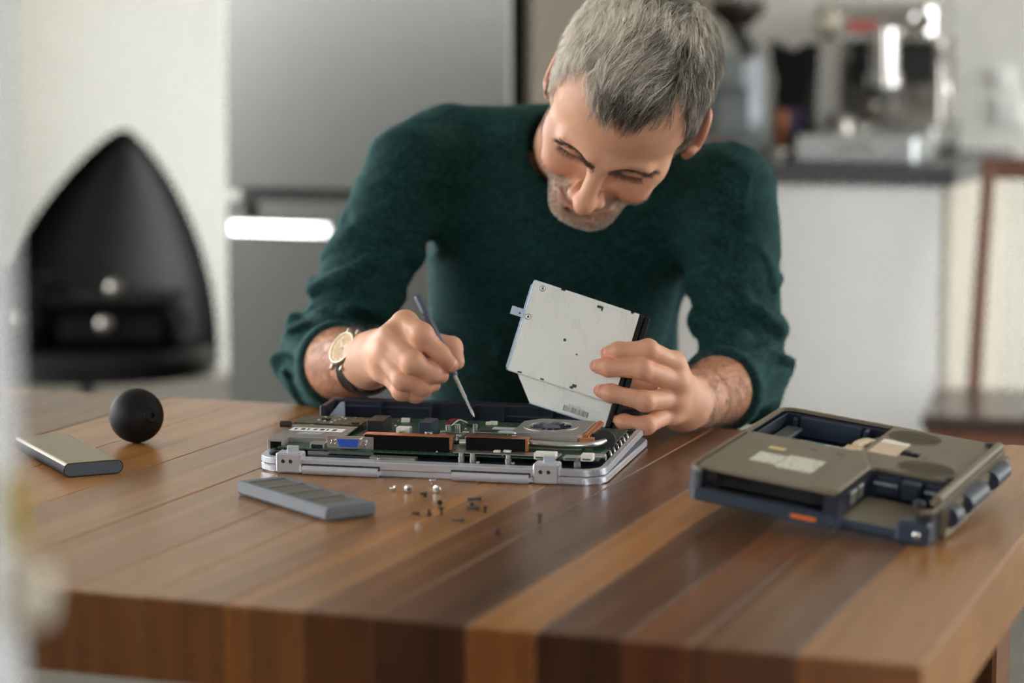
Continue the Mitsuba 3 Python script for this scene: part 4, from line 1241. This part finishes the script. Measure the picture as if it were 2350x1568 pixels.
mat('skin', VCOL, 0.46, spec=0.42, sheen=0.15)
bumped('skin', 0.00038, lambda p, n, uv: fbm(p.x * 900, p.y * 900, p.z * 900, 2), 3e-4)
man = 'person'
used.add(man)
scene[man] = mikit.ply(body, 'skin', smooth=True, color=col)
tag(man, 'grey-haired man in a dark green sweater bent over the opened laptop', 'person')
mat('nail', rgb(222, 160, 146), 0.25)


def nail(ch, r, face, parent=man, s=1.0):
    """A finger nail on the back of the last joint; face: direction the nail looks to."""
    ax = ch[3] - ch[2]
    ax /= np.linalg.norm(ax)
    n = np.asarray(face, float)
    n = n - ax * (n @ ax)
    n /= np.linalg.norm(n)
    w = np.cross(n, ax)
    uu, vv = np.meshgrid(np.linspace(-1, 1, 9), np.linspace(-1, 1, 9))
    sq = np.sqrt(np.clip(1 - (np.abs(vv) ** 4) * .35, 0, 1))
    ang = uu * .85 * sq
    R = r[3] * 1.035
    base = ch[3] + ax * (-.0028 + vv[..., None] * .0058 * s * np.sqrt(np.clip(1 - (np.abs(uu) ** 3) * .4, 0, 1))[..., None])
    P = base + R * (np.sin(ang)[..., None] * w + np.cos(ang)[..., None] * n)
    P = P - n * np.clip(vv, 0, 1)[..., None] ** 2 * .0014
    v = P.reshape(-1, 3)
    f = np.array([[i * 9 + j, i * 9 + j + 1, (i + 1) * 9 + j + 1, (i + 1) * 9 + j] for i in range(8) for j in range(8)])
    a = trimesh.Trimesh(*meshkit.arrays((v, f))[:2], process=False)
    b = tm(v - n * .0012, np.array(a.faces)[:, ::-1])
    obj('nail', cat(a, b), 'nail', parent, smooth=True)


for c, r in zip(L_ch, L_rad):
    nail(c, r, (-.05, -.85, .5))
nail(R_ch[0], R_rad[0], (.35, -.8, .1), s=.9)
# ---- the sweater
def hit(px, py, f, y0=2.3, n=60):
    """Where the line of sight through that pixel meets the surface f."""
    d = at(px, py, 1.0) - np.array([0, 0, CAM_Z])
    d /= np.linalg.norm(d)
    o = np.array([0, 0, CAM_Z])
    t = y0
    for _ in range(n):
        s = float(f((o + d * t)[None])[0])
        t += s * .7
        if abs(s) < 2e-4:
            break
    return o + d * t


RC, LC = RE + (RW - RE) * .33, LE + (LW - LE) * .40
COL_A, COL_B = at(1324, 352, 2.975), at(1346, 288, 2.84)


def f_knit0(p):
    d = ell(p, at(1312, 490, 3.02), (.188, .118, .138))
    d = smin(d, ell(p, at(1268, 800, 3.04), (.163, .112, .28)), .05)
    d = smin(d, cap(p, at(1030, 345, 3.01), at(1560, 425, 3.01), .058, .056), .03)
    d = smin(d, cap(p, at(1200, 368, 2.99), at(1450, 388, 2.99), .060, .060), .02)
    arm = smin(cap(p, RS, RE + np.array([0, 0, .01]), .062, .051), cap(p, RE, RC, .048, .049), .03)
    arm2 = smin(cap(p, LS, LE + np.array([0, 0, .01]), .064, .051), cap(p, LE, LC, .048, .0475), .03)
    d = smin(d, arm, .035)
    return smin(d, arm2, .035)


def folds(p):
    """Soft creases: around the elbows and on the upper arms, and drag lines from the armpits across the chest."""
    out = np.zeros(len(p))
    for S, E, C, sg in ((RS, RE, RC, 1), (LS, LE, LC, -1)):
        ax = E - S
        L = np.linalg.norm(ax)
        t = ((p - S) @ ax) / L ** 2
        rad = p - S - t[:, None] * ax
        dist = np.linalg.norm(rad, axis=1)
        w = sstep(.11, .07, dist)
        side = rad[:, 0] / np.maximum(dist, 1e-6) * sg
        wob = meshkit.fbm(p * 14, 2, 3) * 1.6
        ph = 2 * math.pi * (t * L / .058 + .55 * side + wob)
        amp = .0055 * sstep(.30, .75, t) * sstep(1.35, 1.0, t) + .0015
        out += w * amp * np.clip(np.sin(ph), -.35, 1)
        ph2 = 2 * math.pi * (t * L / .030 - .8 * side + wob * 1.4)
        out += w * .0016 * sstep(.6, .9, t) * np.sin(ph2)
    lo = meshkit.fbm(p * np.array([9, 9, 5]), 2, 8) - .5
    return out + lo * .010


def f_knit1(p):
    return f_knit0(p) - folds(p)


creases = [([(958, 640), (985, 560), (1005, 470)], .007), ([(962, 650), (930, 610), (890, 590)], .005), ([(950, 625), (900, 560), (850, 530)], .004), ([(1580, 800), (1612, 700), (1650, 600), (1690, 520)], .007),
           ([(790, 500), (840, 540), (900, 570)], .005), ([(700, 690), (780, 720), (860, 745)], .0055), ([(690, 730), (770, 742), (840, 752)], .004), ([(1640, 640), (1700, 690), (1770, 680)], .005),
           ([(1600, 760), (1680, 790), (1780, 770)], .0055), ([(1610, 820), (1690, 830), (1790, 825)], .004), ([(1020, 300), (1035, 380), (1022, 470), (1010, 560)], -.0022), ([(1720, 400), (1700, 500), (1660, 590)], -.0018),
           ([(1640, 560), (1560, 690), (1530, 800)], .004), ([(980, 700), (1040, 760), (1120, 800)], .004)]
crease_pts = [(spline([hit(x, y, f_knit1) for x, y in pts], 6), dep) for pts, dep in creases]


def f_knit(p):
    d = f_knit1(p)
    near = np.abs(d) < .03
    q = p[near]
    if len(q):
        e = d[near]
        for pts, dep in crease_pts:
            lo, hi = pts.min(0) - .03, pts.max(0) + .03
            m = ((q > lo) & (q < hi)).all(1)
            if m.any():
                c = None
                for i in range(len(pts) - 1):
                    k = cap(q[m], pts[i], pts[i + 1], 0.0)
                    c = k if c is None else np.minimum(c, k)
                wd = .0095 if dep > 0 else .0035
                e[m] += dep * np.exp(-(c / wd) ** 2)
        # collar opening and band, cuffs
        ca = COL_B - COL_A
        cl = np.linalg.norm(ca)
        t = ((q - COL_A) @ ca) / cl ** 2
        rr = np.linalg.norm(q - COL_A - t[:, None] * ca, axis=1)
        hole = np.maximum(rr - .0635, .10 - t)
        e = smax(e, -hole, .004)
        d = d.copy()
        d[near] = e
    for C, W, r in ((RC, RW, .0490), (LC, LW, .0475)):
        a = (W - C) / np.linalg.norm(W - C)
        h = (p - C) @ a
        rr = np.linalg.norm(p - C - h[:, None] * a, axis=1)
        band = np.sqrt(np.maximum(rr - r + .001, 0) ** 2 * 0 + (rr - r + .0015) ** 2 + (h * .38) ** 2) - .0052
        d = smin(d, band, .004)
        d = np.where(rr < .085, smax(d, h - .016, .004), d)
    return d


knit = surface(f_knit, np.array([-.40, 2.70, .40]), np.array([.46, 3.28, 1.24]), .0034, 1)
kc = np.array(knit.vertices)
mat('green_knit', proc(lambda p, n, uv: mix(mi.Color3f(*rgb(8, 32, 32)), mi.Color3f(*rgb(24, 61, 59)), smoothstep(.25, .75, noise(p.x * 420, p.y * 420, p.z * 520) * .85 + noise(p.x * 60, p.y * 60, p.z * 60) * .15))), 0.85, spec=0.15, sheen=0.8, sheen_tint=0.6)


def knit_bump(p, n, uv):
    a = dr.sin((p.x + p.y * 0.5 + noise(p.x * 30, p.y * 30, p.z * 30) * .004) * (2 * math.pi / .0034))
    b = dr.sin((p.z + dr.abs(a) * .0006 + noise(p.x * 25, p.y * 25, p.z * 25 + 9) * .004) * (2 * math.pi / .0030))
    return a * b * .5 + noise(p.x * 700, p.y * 700, p.z * 700) * .9


bumped('green_knit', 0.0006, knit_bump, 4e-4)
sw = obj('sweater', knit, 'green_knit', man, smooth=True)
tag(sw, 'dark green knitted sweater with pushed-up sleeves')

# ---- hair: strands in tufts
hr = np.random.RandomState(3)
hv, hf = np.array(head_mesh.vertices), np.array(head_mesh.faces)
tri = hv[hf]
area = np.linalg.norm(np.cross(tri[:, 1] - tri[:, 0], tri[:, 2] - tri[:, 0]), axis=1) / 2
cent = to_head(tri.mean(1))


def scatter(mask, n):
    w = area * mask
    i = hr.choice(len(w), n, p=w / w.sum())
    a, b = hr.rand(n, 1), hr.rand(n, 1)
    s = a + b > 1
    a, b = np.where(s, 1 - a, a), np.where(s, 1 - b, b)
    return to_head(tri[i, 0] + a * (tri[i, 1] - tri[i, 0]) + b * (tri[i, 2] - tri[i, 0]))


def grad_head(q):
    e = 8e-4
    g = np.stack([f_head(q + e * np.eye(3)[k]) - f_head(q - e * np.eye(3)[k]) for k in range(3)], -1)
    return g / np.maximum(np.linalg.norm(g, axis=1, keepdims=True), 1e-9)


def skull(q):
    return smin(ell(q, (0, .012, .052), (.0775, .098, .086)), ell(q, (0, -.034, .052), (.062, .056, .058)), .03)


def grad_skull(q):
    e = 8e-4
    g = np.stack([skull(q + e * np.eye(3)[k]) - skull(q - e * np.eye(3)[k]) for k in range(3)], -1)
    return g / np.maximum(np.linalg.norm(g, axis=1, keepdims=True), 1e-9)


def strands_mesh(P, width, colors):
    """P (n, k, 3) in head axes; three-sided tapering tubes, one colour each."""
    P = from_head(P.reshape(-1, 3)).reshape(P.shape)
    n, k, _ = P.shape
    t = np.gradient(P, axis=1)
    t /= np.linalg.norm(t, axis=2, keepdims=True) + 1e-12
    a = np.cross(t, np.array([.3, .2, .93]))
    a /= np.linalg.norm(a, axis=2, keepdims=True) + 1e-9
    b = np.cross(t, a)
    s = np.linspace(0, 1, k)
    w = (width[:, None] * (1 - .75 * s ** 2)[None])[..., None]
    V = np.stack([P + w * (math.cos(c) * a + math.sin(c) * b) for c in (0, 2.094, 4.189)], 2).reshape(-1, 3)
    base = (np.arange(n)[:, None] * k + np.arange(k - 1)[None]).reshape(-1) * 3
    F = []
    for c in range(3):
        d = (c + 1) % 3
        F += [np.stack([base + c, base + d, base + 3 + d], 1), np.stack([base + c, base + 3 + d, base + 3 + c], 1)]
    return tm(V, np.vstack(F)), np.repeat(colors, k * 3, axis=0)


def flow(q):
    """Combing direction on the scalp (head axes): from the crown forward and to the picture's left on top, down and back at the sides."""
    x, y, z = q[:, 0], q[:, 1], q[:, 2]
    top = sstep(.072, .105, z + .10 * np.clip(-y, -.05, .06))[:, None]
    fw = np.stack([.25 * np.sin(y * 60 + 1) - .30 - 3.0 * x, -np.ones_like(y), -.15 - 4 * np.clip(-y - .05, 0, 1)], 1)
    k = sstep(.022, .060, x)[:, None]
    fw = fw / np.linalg.norm(fw, axis=1, keepdims=True) * (1 - k) + k * np.array([.30, -.55, -.65])
    sd = np.stack([np.sign(x) * .1, .28 + 0 * y, -1 + 0 * z], 1)
    sd = np.where((y < -.02)[:, None], np.stack([np.sign(x) * .0, -.15 + 0 * y, -1 + 0 * z], 1), sd)
    f = fw * top + sd * (1 - top)
    return f / np.linalg.norm(f, axis=1, keepdims=True)


def grow(roots, length, lift, k=8, jitter=.25, wave=0.0):
    n = len(roots)
    P = np.zeros((n, k, 3))
    P[:, 0] = roots
    q = roots.copy()
    rnd = hr.randn(n, 3) * jitter
    step = length / (k - 1)
    for j in range(1, k):
        s = j / (k - 1)
        nn = grad_skull(q)
        f = flow(q) + rnd
        f -= nn * (f * nn).sum(1, keepdims=True)
        f /= np.linalg.norm(f, axis=1, keepdims=True) + 1e-9
        up = lift * (1 - s) ** 1.3 - .25 * lift * s
        d = f + nn * up[:, None]
        d /= np.linalg.norm(d, axis=1, keepdims=True)
        q = q + d * step[:, None]
        low = .0035 - skull(q)
        q = q + grad_skull(q) * np.clip(low, 0, 1)[:, None]
        P[:, j] = q
    return P


mask = hair_mask(cent) * (f_head(cent) < .01) * (cent[:, 2] > -.06)
n_t, per = 3600, 8
tr_ = scatter(mask, n_t)
topness = sstep(.075, .11, tr_[:, 2] + .10 * np.clip(-tr_[:, 1], -.05, .06))
frontd0 = sstep(-.045, -.080, tr_[:, 1])
T_ = grow(tr_, (.014 + .026 * topness * hr.uniform(.8, 1.2, n_t)) * (1 - .30 * frontd0), .55 + .75 * topness, jitter=.22)
kk = T_.shape[1]
off = hr.randn(n_t, per, 3) * .0021
s = np.linspace(0, 1, kk)
off2 = hr.randn(n_t, per, 3) * .0013
S_all = T_[:, None] + off[:, :, None] * (1 - .45 * s)[None, None, :, None] + off2[:, :, None] * (s ** 2)[None, None, :, None] + hr.randn(n_t, per, kk, 3) * .00022 * s[None, None, :, None]
S_all = S_all.reshape(-1, kk, 3)
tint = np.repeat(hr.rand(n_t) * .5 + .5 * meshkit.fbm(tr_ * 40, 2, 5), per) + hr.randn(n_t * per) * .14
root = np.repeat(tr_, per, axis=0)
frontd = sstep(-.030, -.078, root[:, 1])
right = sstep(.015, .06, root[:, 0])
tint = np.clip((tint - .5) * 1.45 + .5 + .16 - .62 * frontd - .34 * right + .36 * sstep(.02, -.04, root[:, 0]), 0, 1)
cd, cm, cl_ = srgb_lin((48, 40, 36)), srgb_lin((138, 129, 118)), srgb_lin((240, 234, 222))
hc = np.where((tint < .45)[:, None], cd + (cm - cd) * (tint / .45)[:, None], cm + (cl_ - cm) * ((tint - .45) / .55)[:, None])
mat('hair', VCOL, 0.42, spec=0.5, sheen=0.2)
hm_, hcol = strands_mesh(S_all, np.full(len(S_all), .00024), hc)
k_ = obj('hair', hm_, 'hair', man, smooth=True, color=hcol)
tag(k_, 'short grey hair combed forward', kind='stuff')

# beard stubble, brows, lashes, arm hair
bmask = beard_mask(cent) * (cent[:, 1] < .01)
br = scatter(bmask, 16000)
bn = grad_head(br)
bd = bn * .75 + np.array([0, -.1, -.75]) + hr.randn(len(br), 3) * .3
bd /= np.linalg.norm(bd, axis=1, keepdims=True)
bl = hr.uniform(.0016, .0034, len(br))
P = br[:, None] + bd[:, None] * bl[:, None, None] * np.linspace(0, 1, 3)[None, :, None]
bt = np.clip(hr.rand(len(br)) * .9 + .3 * sstep(-.05, -.09, br[:, 2]), 0, 1)[:, None]
bmesh, bcol = strands_mesh(P, np.full(len(br), .00020), srgb_lin((52, 40, 34)) * (1 - bt) + srgb_lin((196, 180, 164)) * bt)
k_ = obj('beard', bmesh, 'hair', man, smooth=True, color=bcol)
tag(k_, 'short grizzled stubble', kind='stuff')
bro = []
for sg in (-1, 1):
    t = hr.rand(420)
    x = (.010 if sg > 0 else .003) + .047 * t
    z = .0252 + .0020 * np.sin(t * 2.6) - .0080 * t + hr.randn(420) * .0021 * (1 - .5 * t)
    q = np.stack([sg * x, -.12 + 0 * x, z], 1)
    for _ in range(14):
        q[:, 1] += np.clip(f_head(q), -.01, .01)
    g = grad_head(q)
    d = np.stack([sg * (.75 + 0 * x), .25 + .3 * t, .35 - .75 * t], 1) + g * .35 + hr.randn(420, 3) * .18
    d /= np.linalg.norm(d, axis=1, keepdims=True)
    bro.append(q[:, None] + d[:, None] * hr.uniform(.005, .009, 420)[:, None, None] * np.linspace(0, 1, 4)[None, :, None])
bro = np.vstack(bro)
m_, c_ = strands_mesh(bro, np.full(len(bro), .00022), np.tile(srgb_lin((72, 56, 47)), (len(bro), 1)) * hr.uniform(.7, 1.6, (len(bro), 1)))
k_ = obj('eyebrow', m_, 'hair', man, smooth=True, color=c_)
tag(k_, 'dark eyebrows', kind='stuff')
las = []
for sg in (-1, 1):
    t = np.linspace(0, 1, 46) + hr.randn(46) * .006
    q = np.stack([sg * (.0185 + .027 * t), -.13 + 0 * t, .0108 - .0010 * np.sin(t * math.pi) + .0010 * t], 1)
    for _ in range(16):
        q[:, 1] += np.clip(f_head(q), -.01, .01)
    d = np.stack([sg * (.1 + .6 * t - .2), -1 + .4 * t, -.62 + 0 * t], 1) + hr.randn(46, 3) * .12
    d /= np.linalg.norm(d, axis=1, keepdims=True)
    w = np.linspace(0, 1, 5)
    L = hr.uniform(.0055, .0085, 46)
    las.append(q[:, None] + d[:, None] * L[:, None, None] * w[None, :, None] + np.array([0, 0, .22]) * (L[:, None, None] * (w ** 2)[None, :, None]))
    line = q + np.array([0, -.0006, 0])
    las.append(np.stack([line[:-1] + (line[1:] - line[:-1]) * a for a in np.linspace(0, 1, 5)], 1))
las = np.vstack(las)
m_, c_ = strands_mesh(las, np.full(len(las), .00030), np.tile(srgb_lin((24, 18, 16)), (len(las), 1)))
k_ = obj('eyelash', m_, 'hair', man, smooth=True, color=c_)
tag(k_, 'dark lashes of the lowered eyes', kind='stuff')
arm_s = []
for e, w, f in ((RE, RW, f_right), (LE, LW, f_left)):
    n = 1700
    ax = (w - e) / np.linalg.norm(w - e)
    a = np.cross(ax, [0, 0, 1.0])
    a /= np.linalg.norm(a)
    b = np.cross(ax, a)
    t, ph = hr.uniform(.25, 1.0, n), hr.uniform(0, 2 * math.pi, n)
    dirn = np.cos(ph)[:, None] * a + np.sin(ph)[:, None] * b
    q = e + t[:, None] * (w - e) + dirn * .06
    for _ in range(14):
        q = q - dirn * np.clip(f(q), -.02, .02)[:, None]
    d = ax * .6 + np.array([0, 0, -.65]) + hr.randn(n, 3) * .25
    d = d - dirn * (d * dirn).sum(1, keepdims=True) + dirn * .22
    d /= np.linalg.norm(d, axis=1, keepdims=True)
    L = hr.uniform(.009, .018, n)
    arm_s.append(q[:, None] + d[:, None] * L[:, None, None] * np.linspace(0, 1, 3)[None, :, None])
arm_s = np.vstack(arm_s)
ah = to_head(arm_s.reshape(-1, 3)).reshape(arm_s.shape)
m_, c_ = strands_mesh(ah, np.full(len(ah), .00017), np.tile(srgb_lin((70, 46, 34)), (len(ah), 1)))
k_ = obj('arm_hair', m_, 'hair', man, smooth=True, color=c_)
tag(k_, None, kind='stuff')

# ---- trousers, shoes and the stool under him (behind the table)
HIP = np.array([at(1285, 830, 3.12)[0], 3.16, .56])


def f_legs(p):
    d = ell(p, HIP, (.17, .14, .11))
    for sg in (-1, 1):
        knee, foot = HIP + [sg * .17, -.40, -.02], HIP + [sg * .16, -.36, -.49]
        d = smin(d, cap(p, HIP + [sg * .08, -.02, -.01], knee, .082, .062), .03)
        d = smin(d, cap(p, knee, foot, .060, .045), .02)
    return d


legs = surface(f_legs, HIP - [.34, .56, .56], HIP + [.34, .24, .2], .012, 1)
mat('denim', rgb(40, 46, 62), 0.85)
obj('trousers', legs, 'denim', man, smooth=True)
for sg in (-1, 1):
    f0 = HIP + [sg * .16, -.36, -.56]
    sh_ = hull(np.vstack([trimesh.creation.icosphere(1, r).vertices + c for r, c in ((.042, (f0[0], f0[1] + .03, .05)), (.038, (f0[0], f0[1] - .16, .042)), (.045, (f0[0], f0[1], .07)))] + [[[f0[0] + a, f0[1] + b, 0.0] for a in (-.035, .035) for b in (-.18, .06)]]))
    sh_ = minus(sh_, cbox(-9, 9, -9, 9, -1, .001))
    obj('shoe', sh_, 'black_plastic', man, smooth=40)
st = thing('stool', 'dark round stool under the man behind the table', 'stool')
obj('seat', put(lathe([(0, .38), (.17, .38), (.18, .39), (.18, .42), (.16, .435), (0, .435)], 32), frame((HIP[0], HIP[1] + .02, 0))), 'brown_wood', st)
for k in range(4):
    w = k * math.pi / 2 + math.pi / 4
    obj('leg', put(tube([(.11 * math.cos(w), .11 * math.sin(w), .41), (.18 * math.cos(w), .18 * math.sin(w), 0)], .014, 10), frame((HIP[0], HIP[1] + .02, 0))), 'brown_wood', st)

# ---- the watch
wt_ = thing('wrist_watch', 'steel cased wrist watch with a tan dial on a black strap', 'watch')
mat('watch_case', (0.50, 0.46, 0.39), 0.25, 1.0)
mat('watch_dial', rgb(196, 164, 122), 0.4, spec=0.2)
mat('leather_black', (0.006, 0.0055, 0.0055), 0.45, spec=0.25)
mat('watch_glass', (0.9, 0.9, 0.9), 0.03, 0.0) if False else None
WA = np.array([.60, -.80, .02])
WA /= np.linalg.norm(WA)
WN = np.array([-.74, -.44, .50])
WN -= WA * (WN @ WA)
WN /= np.linalg.norm(WN)
WMm = np.eye(4)
WMm[:3, 0], WMm[:3, 1], WMm[:3, 2] = WA, np.cross(WN, WA), WN
wc_ = RE + (RW - RE) * .93 + np.array([.002, 0, -.002])
WMm[:3, 3] = wc_
th = np.linspace(0, 2 * math.pi, 65)[:-1]
ring = lambda x, k: np.stack([np.full_like(th, x), (.0345 + k) * np.cos(th), (.0315 + k) * np.sin(th)], 1)
rv = np.vstack([ring(-.0118, 0), ring(-.0118, .0026), ring(.0118, .0026), ring(.0118, 0)])
rf = [[a * 64 + i, a * 64 + (i + 1) % 64, ((a + 1) % 4) * 64 + (i + 1) % 64, ((a + 1) % 4) * 64 + i] for a in range(4) for i in range(64)]
obj('strap', put(trimesh.Trimesh(*meshkit.arrays((rv, np.array(rf)))[:2], process=False), WMm), 'leather_black', wt_)
CM2 = WMm @ frame((0, 0, .0320)) @ np.diag([1.12, 1.12, 1.12, 1])
ca_ = obj('case', put(lathe([(0, 0), (.0175, 0), (.0188, .0015), (.0188, .005), (.0172, .0072), (.0160, .0072), (.0158, .0062), (0, .0062)], 40), CM2), 'watch_case', wt_)
for sx in (-1, 1):
    for sy in (-1, 1):
        obj('lug', put(cbox(sx * .0085 - .0016, sx * .0085 + .0016, min(sy * .014, sy * .023), max(sy * .014, sy * .023), -.001, .0035, .0008), CM2), 'watch_case', ca_)
dl = obj('dial', put(cyl(0, 0, .0062, .0064, .0156, 40), CM2), 'watch_dial', wt_)
obj('hand', put(put(cbox(-.0004, .0004, -.001, .0095, .0066, .0069), frame((0, 0, 0), 35)), CM2), 'watch_case', dl)
obj('hand', put(put(cbox(-.0004, .0004, -.001, .0125, .0069, .0072), frame((0, 0, 0), -70)), CM2), 'watch_case', dl)
for k in range(12):
    obj('hour_mark', put(put(cbox(-.0004, .0004, .0118, .0146, .0064, .0067), frame((0, 0, 0), 30 * k)), CM2), 'watch_case', dl)
obj('crown', put(put(cyl(0, 0, 0, .004, .0026, 14, .0006), frame((.0185, 0, .003), 0, 0, 90)), CM2), 'watch_case', wt_)
